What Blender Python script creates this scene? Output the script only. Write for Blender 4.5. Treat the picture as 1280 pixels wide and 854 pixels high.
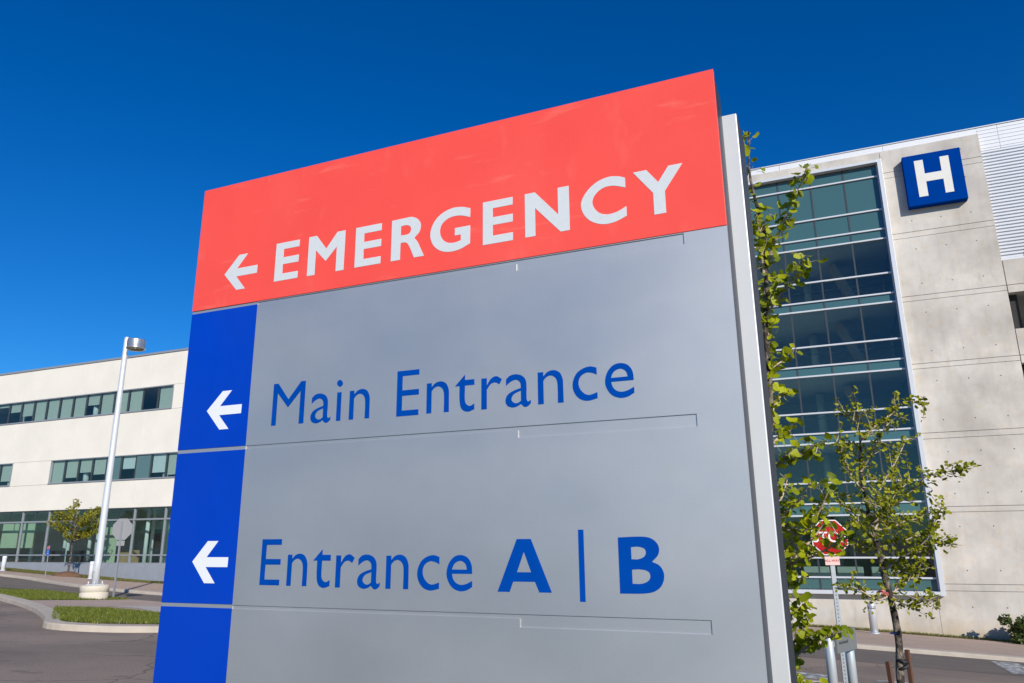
import bpy, bmesh, math, random
import numpy as np
from mathutils import Matrix, Vector

for o in list(bpy.data.objects): bpy.data.objects.remove(o)
scene = bpy.context.scene
COL = scene.collection
R = math.radians

# ------------------------------------------------------------------ camera
cam_d = bpy.data.cameras.new('camera'); cam = bpy.data.objects.new('camera', cam_d); COL.objects.link(cam)
cam_d.sensor_fit = 'HORIZONTAL'; cam_d.sensor_width = 36.0; cam_d.lens = 26.255
cam_d.clip_start = 0.05; cam_d.clip_end = 6000
cam.matrix_world = Matrix(((0.919823, 0.108262, 0.377101, 0), (0.392252, -0.234143, -0.889559, 0),
                           (-0.00801, 0.966155, -0.257836, 1.6), (0, 0, 0, 1)))
scene.camera = cam
# ------------------------------------------------------------------ sky and sun
SUN_EL, SUN_AZ = R(26), R(42)            # azimuth measured from -Y towards +X
sd = Vector((math.sin(SUN_AZ)*math.cos(SUN_EL), -math.cos(SUN_AZ)*math.cos(SUN_EL), math.sin(SUN_EL)))
world = bpy.data.worlds.new('World'); scene.world = world; world.use_nodes = True
wn = world.node_tree; bgn = wn.nodes['Background']
sky = wn.nodes.new('ShaderNodeTexSky'); sky.sky_type = 'NISHITA'; sky.sun_disc = False
sky.sun_elevation = SUN_EL; sky.sun_rotation = math.pi - SUN_AZ
sky.altitude = 200; sky.air_density = 1.0; sky.dust_density = 0.45; sky.ozone_density = 4.0
hs = wn.nodes.new('ShaderNodeHueSaturation'); hs.inputs['Saturation'].default_value = 1.36
wf = wn.nodes.new('ShaderNodeMix'); wf.data_type = 'RGBA'; wf.blend_type = 'MULTIPLY'; wf.inputs[0].default_value = 1
wf.inputs[7].default_value = (0.56, 1.09, 1.47, 1)          # deep polarised blue of the whole sky
wn.links.new(sky.outputs[0], hs.inputs['Color']); wn.links.new(hs.outputs[0], wf.inputs[6]); wn.links.new(wf.outputs[2], bgn.inputs['Color'])
bgn.inputs['Strength'].default_value = 0.08
sun_d = bpy.data.lights.new('sun', 'SUN'); sun_d.energy = 4.7; sun_d.angle = R(0.53); sun_d.color = (1.0, 0.95, 0.87)
sun = bpy.data.objects.new('sun', sun_d); COL.objects.link(sun)
sun.rotation_euler = sd.to_track_quat('Z', 'Y').to_euler(); sun.location = (10, -20, 30)
vs = scene.view_settings; vs.view_transform = 'Standard'; vs.look = 'None'; vs.exposure = 0; vs.gamma = 1
scene.cycles.max_bounces = 8; scene.cycles.transparent_max_bounces = 12

# ------------------------------------------------------------------ materials
def mat(name, col, rough=0.6, metal=0.0, noise=0.0, nscale=5.0, bump=0.0, bscale=60.0, spec=0.5, col2=None, detail=6, stretch=None):
    m = bpy.data.materials.new(name); m.use_nodes = True
    nt = m.node_tree; b = nt.nodes['Principled BSDF']
    b.inputs['Base Color'].default_value = (*col, 1); b.inputs['Roughness'].default_value = rough
    b.inputs['Metallic'].default_value = metal; b.inputs['Specular IOR Level'].default_value = spec
    if noise or bump or col2:
        g = nt.nodes.new('ShaderNodeNewGeometry'); src = g.outputs['Position']
        if stretch:
            mp = nt.nodes.new('ShaderNodeMapping'); mp.inputs['Scale'].default_value = stretch
            nt.links.new(src, mp.inputs[0]); src = mp.outputs[0]
    if noise or col2:
        n = nt.nodes.new('ShaderNodeTexNoise'); n.inputs['Scale'].default_value = nscale; n.inputs['Detail'].default_value = detail
        n.inputs['Roughness'].default_value = 0.65
        nt.links.new(src, n.inputs['Vector'])
        rp = nt.nodes.new('ShaderNodeValToRGB'); rp.color_ramp.elements[0].position = 0.3; rp.color_ramp.elements[1].position = 0.7
        c2 = col2 if col2 else tuple(min(1, c*(1+noise)) for c in col); c1 = col if col2 else tuple(c*(1-noise) for c in col)
        rp.color_ramp.elements[0].color = (*c1, 1); rp.color_ramp.elements[1].color = (*c2, 1)
        nt.links.new(n.outputs['Fac'], rp.inputs[0]); nt.links.new(rp.outputs[0], b.inputs['Base Color'])
    if bump:
        n2 = nt.nodes.new('ShaderNodeTexNoise'); n2.inputs['Scale'].default_value = bscale; n2.inputs['Detail'].default_value = 5
        nt.links.new(src, n2.inputs['Vector'])
        bp = nt.nodes.new('ShaderNodeBump'); bp.inputs['Strength'].default_value = bump; bp.inputs['Distance'].default_value = 0.02
        nt.links.new(n2.outputs['Fac'], bp.inputs['Height']); nt.links.new(bp.outputs[0], b.inputs['Normal'])
    return m

def mul_layer(m, scale, lo, hi, c_lo, c_hi=(1, 1, 1), stretch=None, detail=4, offset=0.0):
    """multiply another noise-driven tint into the base colour (stains, wear, speckle)"""
    nt = m.node_tree; b = nt.nodes['Principled BSDF']; inp = b.inputs['Base Color']
    g = nt.nodes.new('ShaderNodeNewGeometry'); mp = nt.nodes.new('ShaderNodeMapping')
    mp.inputs['Scale'].default_value = stretch or (1, 1, 1); mp.inputs['Location'].default_value = (offset, offset*1.7, offset*.6)
    nt.links.new(g.outputs['Position'], mp.inputs[0])
    n = nt.nodes.new('ShaderNodeTexNoise'); n.inputs['Scale'].default_value = scale; n.inputs['Detail'].default_value = detail
    nt.links.new(mp.outputs[0], n.inputs['Vector'])
    rp = nt.nodes.new('ShaderNodeValToRGB'); rp.color_ramp.elements[0].position = lo; rp.color_ramp.elements[1].position = hi
    rp.color_ramp.elements[0].color = (*c_lo, 1); rp.color_ramp.elements[1].color = (*c_hi, 1)
    nt.links.new(n.outputs['Fac'], rp.inputs[0])
    mx = nt.nodes.new('ShaderNodeMix'); mx.data_type = 'RGBA'; mx.blend_type = 'MULTIPLY'; mx.inputs[0].default_value = 1
    if inp.is_linked:
        nt.links.new(inp.links[0].from_socket, mx.inputs[6])
    else: mx.inputs[6].default_value = inp.default_value
    nt.links.new(rp.outputs[0], mx.inputs[7]); nt.links.new(mx.outputs[2], inp)
    return m

def glass(name, tint, refl=1.0):
    m = bpy.data.materials.new(name); m.use_nodes = True; nt = m.node_tree
    for n in list(nt.nodes): nt.nodes.remove(n)
    out = nt.nodes.new('ShaderNodeOutputMaterial'); tr = nt.nodes.new('ShaderNodeBsdfTransparent'); gl = nt.nodes.new('ShaderNodeBsdfGlossy')
    tr.inputs[0].default_value = (*tint, 1); gl.inputs['Roughness'].default_value = 0.0; gl.inputs[0].default_value = (refl, refl, refl, 1)
    # Schlick reflectance from the facing angle, the same from both sides of the sheet
    gi = nt.nodes.new('ShaderNodeNewGeometry'); dt = nt.nodes.new('ShaderNodeVectorMath'); dt.operation = 'DOT_PRODUCT'
    nt.links.new(gi.outputs['Incoming'], dt.inputs[0]); nt.links.new(gi.outputs['Normal'], dt.inputs[1])
    def mth(op, a, b):
        q = nt.nodes.new('ShaderNodeMath'); q.operation = op
        for i_, v_ in enumerate((a, b)):
            if v_ is None: continue
            if isinstance(v_, (int, float)): q.inputs[i_].default_value = v_
            else: nt.links.new(v_, q.inputs[i_])
        return q.outputs[0]
    sch = mth('ADD', mth('MULTIPLY', mth('POWER', mth('SUBTRACT', 1.0, mth('ABSOLUTE', dt.outputs['Value'], None)), 5.0), .95), .045)
    mx = nt.nodes.new('ShaderNodeMixShader')
    # slight waviness of the sheet
    g = nt.nodes.new('ShaderNodeNewGeometry'); n = nt.nodes.new('ShaderNodeTexNoise'); n.inputs['Scale'].default_value = 0.7
    bp = nt.nodes.new('ShaderNodeBump'); bp.inputs['Strength'].default_value = 0.08; bp.inputs['Distance'].default_value = 0.05
    nt.links.new(g.outputs['Position'], n.inputs['Vector']); nt.links.new(n.outputs['Fac'], bp.inputs['Height'])
    nt.links.new(bp.outputs[0], gl.inputs['Normal'])
    nt.links.new(sch, mx.inputs[0]); nt.links.new(tr.outputs[0], mx.inputs[1]); nt.links.new(gl.outputs[0], mx.inputs[2])
    nt.links.new(mx.outputs[0], out.inputs[0])
    return m

def leafmat(name, c1, c2, trans=0.35):
    m = bpy.data.materials.new(name); m.use_nodes = True; nt = m.node_tree; b = nt.nodes['Principled BSDF']
    b.inputs['Roughness'].default_value = 0.5; b.inputs['Specular IOR Level'].default_value = 0.35
    g = nt.nodes.new('ShaderNodeNewGeometry'); oi = nt.nodes.new('ShaderNodeObjectInfo')
    rp = nt.nodes.new('ShaderNodeValToRGB'); rp.color_ramp.elements[0].color = (*c1, 1); rp.color_ramp.elements[1].color = (*c2, 1)
    ad = nt.nodes.new('ShaderNodeMath'); ad.operation = 'ADD'; fr = nt.nodes.new('ShaderNodeMath'); fr.operation = 'FRACT'
    nt.links.new(g.outputs['Random Per Island'], ad.inputs[0]); nt.links.new(oi.outputs['Random'], ad.inputs[1])
    nt.links.new(ad.outputs[0], fr.inputs[0]); nt.links.new(fr.outputs[0], rp.inputs[0]); nt.links.new(rp.outputs[0], b.inputs['Base Color'])
    tl = nt.nodes.new('ShaderNodeBsdfTranslucent'); nt.links.new(rp.outputs[0], tl.inputs[0])
    mx = nt.nodes.new('ShaderNodeMixShader'); mx.inputs[0].default_value = trans
    nt.links.new(b.outputs[0], mx.inputs[1]); nt.links.new(tl.outputs[0], mx.inputs[2])
    nt.links.new(mx.outputs[0], nt.nodes['Material Output'].inputs[0])
    return m

M = {}
# sign
M['red'] = mat('sign_red', (0.88, 0.085, 0.065), 0.5, noise=0.02, nscale=3, spec=0.25)
mul_layer(M['red'], 3.0, 0.60, 0.74, (1, 1, 1), (1.02, 1.32, 1.32), stretch=(3, 1, 1.4), detail=10)
mul_layer(M['red'], 900, 0.3, 0.7, (0.94, 0.9, 0.9), (1.05, 1.08, 1.08), detail=2)
mul_layer(M['red'], 5, 0.64, 0.76, (1, 1, 1), (1.03, 1.5, 1.5), stretch=(.8, 1, 5), detail=10, offset=5)
mul_layer(M['red'], 1.8, 0.55, 0.75, (1, 1, 1), (1.02, 1.16, 1.16), stretch=(1, 1, .6), detail=8, offset=8)
M['blue'] = mat('sign_blue', (0.0, 0.047, 0.44), 0.5, noise=0.06, nscale=2.5, spec=0.15)
M['blue_letter'] = mat('sign_blue_letter', (0.0, 0.058, 0.335), 0.5, noise=0.08, nscale=9, spec=0.04)
M['h_blue'] = mat('hospital_sign_blue', (0.0, 0.040, 0.25), 0.5, noise=0.05, nscale=2.5, spec=0.0)
M['white_letter'] = mat('sign_white_letter', (0.62, 0.64, 0.65), 0.55, noise=0.03, nscale=60, spec=0.3)
M['white_arrow'] = mat('arrow_white', (0.78, 0.78, 0.79), 0.55, noise=0.02, nscale=40, spec=0.3)
M['alu'] = mat('sign_aluminium_paint', (0.60, 0.595, 0.59), 0.5, metal=0.75, noise=0.05, nscale=1.3, bump=0.02, bscale=700)
mul_layer(M['alu'], 900, 0.3, 0.7, (0.9, 0.9, 0.9), (1.08, 1.08, 1.08), detail=2)
def vary_rough(m, lo, hi, scale, stretch=(1, 1, 1)):
    nt = m.node_tree; b = nt.nodes['Principled BSDF']; g = nt.nodes.new('ShaderNodeNewGeometry'); mp = nt.nodes.new('ShaderNodeMapping'); mp.inputs['Scale'].default_value = stretch
    n = nt.nodes.new('ShaderNodeTexNoise'); n.inputs['Scale'].default_value = scale; n.inputs['Detail'].default_value = 3
    mr = nt.nodes.new('ShaderNodeMapRange'); mr.inputs[1].default_value = .35; mr.inputs[2].default_value = .65; mr.inputs[3].default_value = lo; mr.inputs[4].default_value = hi
    nt.links.new(g.outputs['Position'], mp.inputs[0]); nt.links.new(mp.outputs[0], n.inputs['Vector']); nt.links.new(n.outputs['Fac'], mr.inputs[0]); nt.links.new(mr.outputs[0], b.inputs['Roughness'])
vary_rough(M['alu'], .46, .545, 1.5, (1, 1, 1.6)); vary_rough(M['blue'], .4, .6, 3); vary_rough(M['red'], .42, .6, 3)
M['alu_side'] = mat('sign_cabinet_side', (0.035, 0.04, 0.055), 0.5, metal=0.0, noise=0.06, nscale=6, spec=.3)
M['post'] = mat('sign_post_paint', (0.66, 0.655, 0.65), 0.45, metal=0.2, noise=0.03, nscale=4)
# buildings
M['concrete'] = mat('tower_concrete', (0.56, 0.515, 0.46), 0.85, noise=0.10, nscale=1.1, bump=0.15, bscale=18, detail=10)
mul_layer(M['concrete'], 0.45, 0.35, 0.62, (0.86, 0.85, 0.84), (1.06, 1.06, 1.06), detail=8)
mul_layer(M['concrete'], 2.2, 0.62, 0.80, (1, 1, 1), (0.80, 0.79, 0.78), stretch=(1.5, 1, .35), detail=6, offset=4)
mul_layer(M['concrete'], 6, 0.55, 0.75, (1, 1, 1), (1.0, 0.93, 0.83), detail=3, offset=9)
mul_layer(M['concrete'], 1.3, 0.45, 0.70, (1.02, 1.02, 1.02), (0.955, 0.95, 0.945), stretch=(3.0, 1, .3), detail=7, offset=13)
mul_layer(M['concrete'], 0.8, 0.50, 0.66, (1, 1, 1), (0.90, 0.895, 0.89), detail=10, offset=31)
mul_layer(M['concrete'], 1.1, 0.58, 0.70, (1, 1, 1), (1.10, 1.09, 1.07), detail=8, offset=47)
def foot_stain(m, z0, z1, tint):
    nt = m.node_tree; b = nt.nodes['Principled BSDF']; inp = b.inputs['Base Color']
    g = nt.nodes.new('ShaderNodeNewGeometry'); sp = nt.nodes.new('ShaderNodeSeparateXYZ'); nt.links.new(g.outputs['Position'], sp.inputs[0])
    n = nt.nodes.new('ShaderNodeTexNoise'); n.inputs['Scale'].default_value = 1.4; n.inputs['Detail'].default_value = 6; nt.links.new(g.outputs['Position'], n.inputs['Vector'])
    ad = nt.nodes.new('ShaderNodeMath'); ad.operation = 'MULTIPLY_ADD'; ad.inputs[1].default_value = -1.3
    nt.links.new(n.outputs['Fac'], ad.inputs[0]); nt.links.new(sp.outputs['Z'], ad.inputs[2])
    mr = nt.nodes.new('ShaderNodeMapRange'); mr.inputs[1].default_value = z0; mr.inputs[2].default_value = z1; mr.inputs[3].default_value = 1; mr.inputs[4].default_value = 0
    nt.links.new(ad.outputs[0], mr.inputs[0])
    mx = nt.nodes.new('ShaderNodeMix'); mx.data_type = 'RGBA'; mx.blend_type = 'MULTIPLY'; nt.links.new(mr.outputs[0], mx.inputs[0])
    nt.links.new(inp.links[0].from_socket, mx.inputs[6]); mx.inputs[7].default_value = (*tint, 1); nt.links.new(mx.outputs[2], inp)
foot_stain(M['concrete'], -2.7, -1.9, (1.0, 0.90, 0.74))      # splash dirt along the foot of the wall
M['joint'] = mat('joint_backing_grey', (0.24, 0.22, 0.20), 0.9, noise=0.2, nscale=9)  # grey of the backing that shows in the panel joints
M['dark'] = mat('tie_hole_dark', (0.06, 0.05, 0.045), 0.9)
M['cream'] = mat('precast_cream', (0.79, 0.735, 0.645), 0.8, noise=0.03, nscale=0.8, bump=0.08, bscale=25)
mul_layer(M['cream'], 0.5, 0.4, 0.6, (0.975, 0.97, 0.955), (1.02, 1.015, 1.0), detail=6)
mul_layer(M['cream'], 2.5, 0.68, 0.8, (1, 1, 1), (0.98, 0.93, 0.88), stretch=(1, 1, .3), detail=5, offset=3)
M['white_metal'] = mat('white_metal', (0.70, 0.70, 0.72), 0.4, noise=0.02, nscale=2)
M['frame'] = mat('frame_silver_white', (0.62, 0.625, 0.64), 0.4, metal=0.15)
M['grey_metal'] = mat('frame_grey', (0.34, 0.35, 0.37), 0.45, metal=0.3)
M['mull_dark'] = mat('mullion_dark', (0.045, 0.05, 0.055), 0.4)
M['siding'] = mat('siding_white', (0.62, 0.63, 0.65), 0.4, metal=0.15, noise=0.03, nscale=1.5)
M['base_grey'] = mat('base_wall_grey', (0.27, 0.285, 0.32), 0.75, noise=0.08, nscale=3)
M['glass'] = glass('tower_glass', (0.70, 0.785, 0.765), 1.0)
M['glass_l'] = glass('office_glass', (0.79, 0.86, 0.85), 1.0)
M['spandrel'] = mat('spandrel_glass', (0.055, 0.125, 0.125), 0.06, spec=0.8)
M['spandrel_l'] = mat('spandrel_glass_office', (0.10, 0.17, 0.17), 0.08, spec=0.6)
M['interior'] = mat('interior_plaster', (0.62, 0.61, 0.57), 0.9, noise=0.08, nscale=1)
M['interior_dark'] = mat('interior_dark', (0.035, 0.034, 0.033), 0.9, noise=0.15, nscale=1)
M['wood'] = mat('stair_timber', (0.50, 0.34, 0.20), 0.6, noise=0.15, nscale=3)
M['blind'] = mat('blind_fabric', (0.62, 0.62, 0.54), 0.9, noise=0.05, nscale=8)
M['blind_b'] = mat('blind_fabric_white', (0.80, 0.82, 0.80), 0.9, noise=0.04, nscale=8)
# ground
M['asphalt'] = mat('asphalt_worn', (0.255, 0.195, 0.152), 0.9, noise=0.10, nscale=0.6, bump=0.5, bscale=70)
mul_layer(M['asphalt'], 55, 0.3, 0.7, (0.72, 0.72, 0.72), (1.25, 1.24, 1.22), detail=3)
M['road'] = mat('asphalt_road', (0.16, 0.128, 0.108), 0.9, noise=0.10, nscale=0.5, bump=0.4, bscale=70)
mul_layer(M['road'], 60, 0.3, 0.7, (0.75, 0.75, 0.75), (1.22, 1.22, 1.2), detail=3)
mul_layer(M['road'], 0.9, 0.4, 0.6, (0.88, 0.88, 0.88), (1.05, 1.05, 1.05), stretch=(.25, 3, 1), offset=2)
M['walk'] = mat('pavement_concrete', (0.43, 0.315, 0.25), 0.9, noise=0.10, nscale=1.2, bump=0.2, bscale=50)
mul_layer(M['walk'], 40, 0.3, 0.7, (0.86, 0.86, 0.86), (1.1, 1.1, 1.1), detail=3)
M['walk_light'] = mat('pavement_pale', (0.45, 0.41, 0.36), 0.9, noise=0.08, nscale=1.2, bump=0.2, bscale=50)
M['kerb'] = mat('kerb_concrete', (0.47, 0.40, 0.32), 0.9, noise=0.12, nscale=2.5, bump=0.2, bscale=40)
M['turf'] = mat('turf', (0.05, 0.065, 0.015), 1.0, col2=(0.10, 0.10, 0.035), nscale=2.0)
M['blade'] = leafmat('grass_blade', (0.075, 0.115, 0.012), (0.24, 0.25, 0.035), 0.3)
M['blade_dry'] = leafmat('grass_blade_dry', (0.10, 0.11, 0.015), (0.24, 0.21, 0.05), 0.3)
M['paint'] = mat('road_paint', (0.60, 0.60, 0.58), 0.8, noise=0.15, nscale=6)
mul_layer(M['paint'], 7, 0.45, 0.62, (0.28, 0.27, 0.27), (1, 1, 1), detail=8)
def cracks(m, scale, width, dark, warp=.6, off=0.0):
    nt = m.node_tree; b = nt.nodes['Principled BSDF']; inp = b.inputs['Base Color']
    g = nt.nodes.new('ShaderNodeNewGeometry'); n = nt.nodes.new('ShaderNodeTexNoise'); n.inputs['Scale'].default_value = 1.1; n.inputs['Detail'].default_value = 6
    nt.links.new(g.outputs['Position'], n.inputs['Vector'])
    va = nt.nodes.new('ShaderNodeVectorMath'); va.operation = 'MULTIPLY_ADD'; va.inputs[1].default_value = (warp, warp, warp)
    nt.links.new(n.outputs['Color'], va.inputs[0]); nt.links.new(g.outputs['Position'], va.inputs[2])
    vo = nt.nodes.new('ShaderNodeTexVoronoi'); vo.feature = 'DISTANCE_TO_EDGE'; vo.inputs['Scale'].default_value = scale; nt.links.new(va.outputs[0], vo.inputs['Vector'])
    mr = nt.nodes.new('ShaderNodeMapRange'); mr.inputs[1].default_value = width*.4; mr.inputs[2].default_value = width; mr.inputs[3].default_value = dark; mr.inputs[4].default_value = 1
    nt.links.new(vo.outputs['Distance'], mr.inputs[0])
    mx = nt.nodes.new('ShaderNodeMix'); mx.data_type = 'RGBA'; mx.blend_type = 'MULTIPLY'; mx.inputs[0].default_value = 1
    nt.links.new(inp.links[0].from_socket, mx.inputs[6]); nt.links.new(mr.outputs[0], mx.inputs[7]); nt.links.new(mx.outputs[2], inp)
cracks(M['asphalt'], .28, .006, .55); cracks(M['road'], .22, .005, .6)
mul_layer(M['asphalt'], 0.35, 0.42, 0.58, (0.84, 0.84, 0.85), (1.08, 1.07, 1.06), detail=5, offset=6)
mul_layer(M['asphalt'], 1.6, 0.66, 0.74, (1, 1, 1), (0.72, 0.71, 0.71), detail=4, offset=21)
# furniture
M['galv'] = mat('galvanised', (0.42, 0.43, 0.45), 0.45, metal=0.6, noise=0.08, nscale=20)
M['pole'] = mat('pole_paint', (0.66, 0.67, 0.69), 0.35, metal=0.2, noise=0.03, nscale=3)
M['chrome'] = mat('brushed_metal', (0.66, 0.68, 0.71), 0.38, metal=0.45)
M['lamp_metal'] = mat('lamp_metal', (0.62, 0.60, 0.57), 0.3, metal=0.8)
M['lens'] = mat('lamp_lens', (0.16, 0.14, 0.08), 0.25)
M['stop_red'] = mat('stop_red', (0.42, 0.004, 0.006), 0.5, spec=0.15)
M['stop_white'] = mat('stop_white', (0.75, 0.74, 0.72), 0.5)
M['h_white'] = mat('h_letter_white', (0.72, 0.69, 0.63), 0.6, noise=0.03, nscale=3, spec=0.2)
M['pink'] = mat('tab_pale', (0.80, 0.52, 0.46), 0.5)
M['sign_back'] = mat('sign_back', (0.36, 0.35, 0.345), 0.5, metal=0.3)
M['way_grey'] = mat('wayfinding_grey', (0.175, 0.18, 0.18), 0.5, noise=0.05, nscale=20)
M['small_blue'] = mat('small_sign_blue', (0.01, 0.13, 0.62), 0.5)
M['rubber'] = mat('rubber', (0.015, 0.015, 0.017), 0.6)
M['stake'] = mat('stake_wood', (0.13, 0.055, 0.03), 0.8, noise=0.25, nscale=20, stretch=(6, 6, .6))
M['tape'] = mat('blue_tape', (0.01, 0.05, 0.30), 0.5)
M['ribbon'] = mat('pink_ribbon', (0.75, 0.17, 0.16), 0.6)
M['bark'] = mat('bark', (0.21, 0.165, 0.125), 0.9, noise=0.35, nscale=22, bump=0.8, bscale=90, stretch=(1, 1, .45))
mul_layer(M['bark'], 14, 0.48, 0.58, (0.22, 0.2, 0.2), (1, 1, 1), detail=4)
M['twig'] = mat('twig_bark', (0.46, 0.35, 0.27), 0.85, noise=0.25, nscale=40)
M['leaf'] = leafmat('ginkgo_leaf', (0.17, 0.22, 0.005), (0.55, 0.57, 0.012), 0.47)
M['leaf_f'] = leafmat('ginkgo_leaf_small', (0.13, 0.155, 0.006), (0.48, 0.47, 0.018), 0.45)
M['leaf_l'] = leafmat('street_tree_leaf', (0.13, 0.135, 0.008), (0.34, 0.31, 0.015), 0.35)
M['leaf_b'] = leafmat('bush_leaf', (0.035, 0.06, 0.012), (0.11, 0.14, 0.03), 0.25)
M['mulch'] = mat('mulch', (0.16, 0.085, 0.05), 1.0, noise=0.35, nscale=12, bump=0.8, bscale=30)

# ------------------------------------------------------------------ helpers
def wloc(o):
    v = Vector((0, 0, 0))
    while o is not None: v = v + o.location; o = o.parent
    return v
def put(o, parent, loc, local=False):
    """link o under parent; loc is given in world axes unless local (parents of world-placed pieces are never rotated)"""
    COL.objects.link(o)
    if parent is not None:
        o.parent = parent
        o.location = Vector(loc) if local else Vector(loc) - wloc(parent)
    else: o.location = loc
    return o
def tag(o, label=None, cat=None, group=None, kind=None):
    if label: o['label'] = label
    if cat: o['category'] = cat
    if group: o['group'] = group
    if kind: o['kind'] = kind
    return o
def empty(name, loc, label=None, cat=None, group=None, rz=0):
    o = bpy.data.objects.new(name, None); COL.objects.link(o); o.location = loc; o.rotation_euler = (0, 0, rz); o.empty_display_size = .2
    return tag(o, label, cat, group)
def mesh(name, verts, faces, m, smooth=False):
    me = bpy.data.meshes.new(name); me.from_pydata([tuple(v) for v in verts], [], faces)
    if m is not None: me.materials.append(m)
    if smooth:
        me.polygons.foreach_set('use_smooth', [True]*len(me.polygons))
    me.update(); return me
def mobj(name, verts, faces, m, parent=None, loc=(0, 0, 0), smooth=False, local=False):
    return put(bpy.data.objects.new(name, mesh(name, verts, faces, m, smooth)), parent, loc, local)
BOXC = {}
def box(name, x0, x1, y0, y1, z0, z1, m, parent=None, bev=0.0, local=False):
    d = (round(x1-x0, 4), round(y1-y0, 4), round(z1-z0, 4)); key = (d, m.name, bev)
    if key not in BOXC:
        bm = bmesh.new(); bmesh.ops.create_cube(bm, size=1)
        for v in bm.verts: v.co = Vector((v.co.x*d[0], v.co.y*d[1], v.co.z*d[2]))
        if bev: bmesh.ops.bevel(bm, geom=bm.edges[:], offset=bev, segments=2, affect='EDGES', profile=0.6)
        me = bpy.data.meshes.new(name); bm.to_mesh(me); bm.free(); me.materials.append(m); BOXC[key] = me
    o = bpy.data.objects.new(name, BOXC[key])
    return put(o, parent, ((x0+x1)/2, (y0+y1)/2, (z0+z1)/2), local)
def boxes_geo(lst):
    V, F = [], []
    for (x0, x1, y0, y1, z0, z1) in lst:
        b = len(V)
        V += [(x0, y0, z0), (x1, y0, z0), (x1, y1, z0), (x0, y1, z0), (x0, y0, z1), (x1, y0, z1), (x1, y1, z1), (x0, y1, z1)]
        F += [tuple(b+i for i in f) for f in ((0, 3, 2, 1), (4, 5, 6, 7), (0, 1, 5, 4), (1, 2, 6, 5), (2, 3, 7, 6), (3, 0, 4, 7))]
    return V, F
def lathe_geo(prof, seg=24, cap=True):
    V, F = [], []
    for r, z in prof:
        for k in range(seg):
            a = 2*math.pi*k/seg; V.append((r*math.cos(a), r*math.sin(a), z))
    for i in range(len(prof)-1):
        for k in range(seg):
            k2 = (k+1) % seg; F.append((i*seg+k, i*seg+k2, (i+1)*seg+k2, (i+1)*seg+k))
    if cap:
        F.append(tuple(range(seg-1, -1, -1))); F.append(tuple((len(prof)-1)*seg+k for k in range(seg)))
    return V, F
def lathe(name, prof, m, parent, loc, seg=24, local=False, smooth=True):
    V, F = lathe_geo(prof, seg); o = mobj(name, V, F, m, parent, loc, smooth, local)
    return o
def tube_geo(pts, rad, seg=7):
    pts = [Vector(p) for p in pts]; V, F = [], []
    ref = Vector((0.31, 0.87, 0.13))
    for i, p in enumerate(pts):
        t = (pts[min(i+1, len(pts)-1)]-pts[max(i-1, 0)]).normalized()
        a = t.cross(ref).normalized(); b = t.cross(a)
        r = rad[i] if isinstance(rad, (list, tuple)) else rad
        for k in range(seg):
            an = 2*math.pi*k/seg; V.append(p+a*(r*math.cos(an))+b*(r*math.sin(an)))
    for i in range(len(pts)-1):
        for k in range(seg):
            k2 = (k+1) % seg; F.append((i*seg+k, i*seg+k2, (i+1)*seg+k2, (i+1)*seg+k))
    F.append(tuple(range(seg))); F.append(tuple((len(pts)-1)*seg+k for k in range(seg-1, -1, -1)))
    return V, F
def join(parts):
    V, F = [], []
    for v, f in parts:
        b = len(V); V += list(v); F += [tuple(b+i for i in q) for q in f]
    return V, F
def smooth_poly(pts, sub=8):
    """contour of (x, y, smooth) -> dense polygon"""
    n = len(pts); out = []
    def tan(i, toward):
        p = pts[i]
        if p[2]:
            a, b = pts[i-1], pts[(i+1) % n]; return ((b[0]-a[0])/2, (b[1]-a[1])/2)
        q = pts[toward]; return (q[0]-p[0], q[1]-p[1])
    for i in range(n):
        j = (i+1) % n; p, q = pts[i], pts[j]
        out.append((p[0], p[1]))
        if p[2] or q[2]:
            t0 = tan(i, j); t1 = tan(j, i) if q[2] else (q[0]-p[0], q[1]-p[1])
            L = math.hypot(q[0]-p[0], q[1]-p[1])
            def cl(t):
                l = math.hypot(*t); return (t[0]*L/l, t[1]*L/l) if l > 1e-9 else t
            t0, t1 = cl(t0), cl(t1)
            for s in range(1, sub):
                u = s/sub; h1 = 2*u**3-3*u*u+1; h2 = -2*u**3+3*u*u; h3 = u**3-2*u*u+u; h4 = u**3-u*u
                out.append((h1*p[0]+h2*q[0]+h3*t0[0]+h4*t1[0], h1*p[1]+h2*q[1]+h3*t0[1]+h4*t1[1]))
    return out
def flat_shape(name, contours, m, half=0.001):
    """filled outline with holes, standing in the XZ plane, facing -Y"""
    cu = bpy.data.curves.new(name, 'CURVE'); cu.dimensions = '2D'; cu.fill_mode = 'BOTH'; cu.extrude = half
    for c in contours:
        sp = cu.splines.new('POLY'); sp.points.add(len(c)-1)
        for k, p in enumerate(c): sp.points[k].co = (p[0], p[1], 0, 1)
        sp.use_cyclic_u = True
    tmp = bpy.data.objects.new(name, cu); me = bpy.data.meshes.new_from_object(tmp)
    bpy.data.objects.remove(tmp)
    for v in me.vertices: v.co = (v.co.x, -v.co.z, v.co.y)
    me.materials.clear(); me.materials.append(m); me.name = name
    return me
def text_mesh(txt, size, m, half=0.002):
    cu = bpy.data.curves.new('text', 'FONT'); cu.body = txt; cu.size = size; cu.align_x = 'CENTER'; cu.align_y = 'CENTER'; cu.extrude = half; cu.offset = size*0.012
    tmp = bpy.data.objects.new('text', cu); me = bpy.data.meshes.new_from_object(tmp); bpy.data.objects.remove(tmp)
    for v in me.vertices: v.co = (v.co.x, -v.co.z, v.co.y)
    me.materials.clear(); me.materials.append(m); return me

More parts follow.
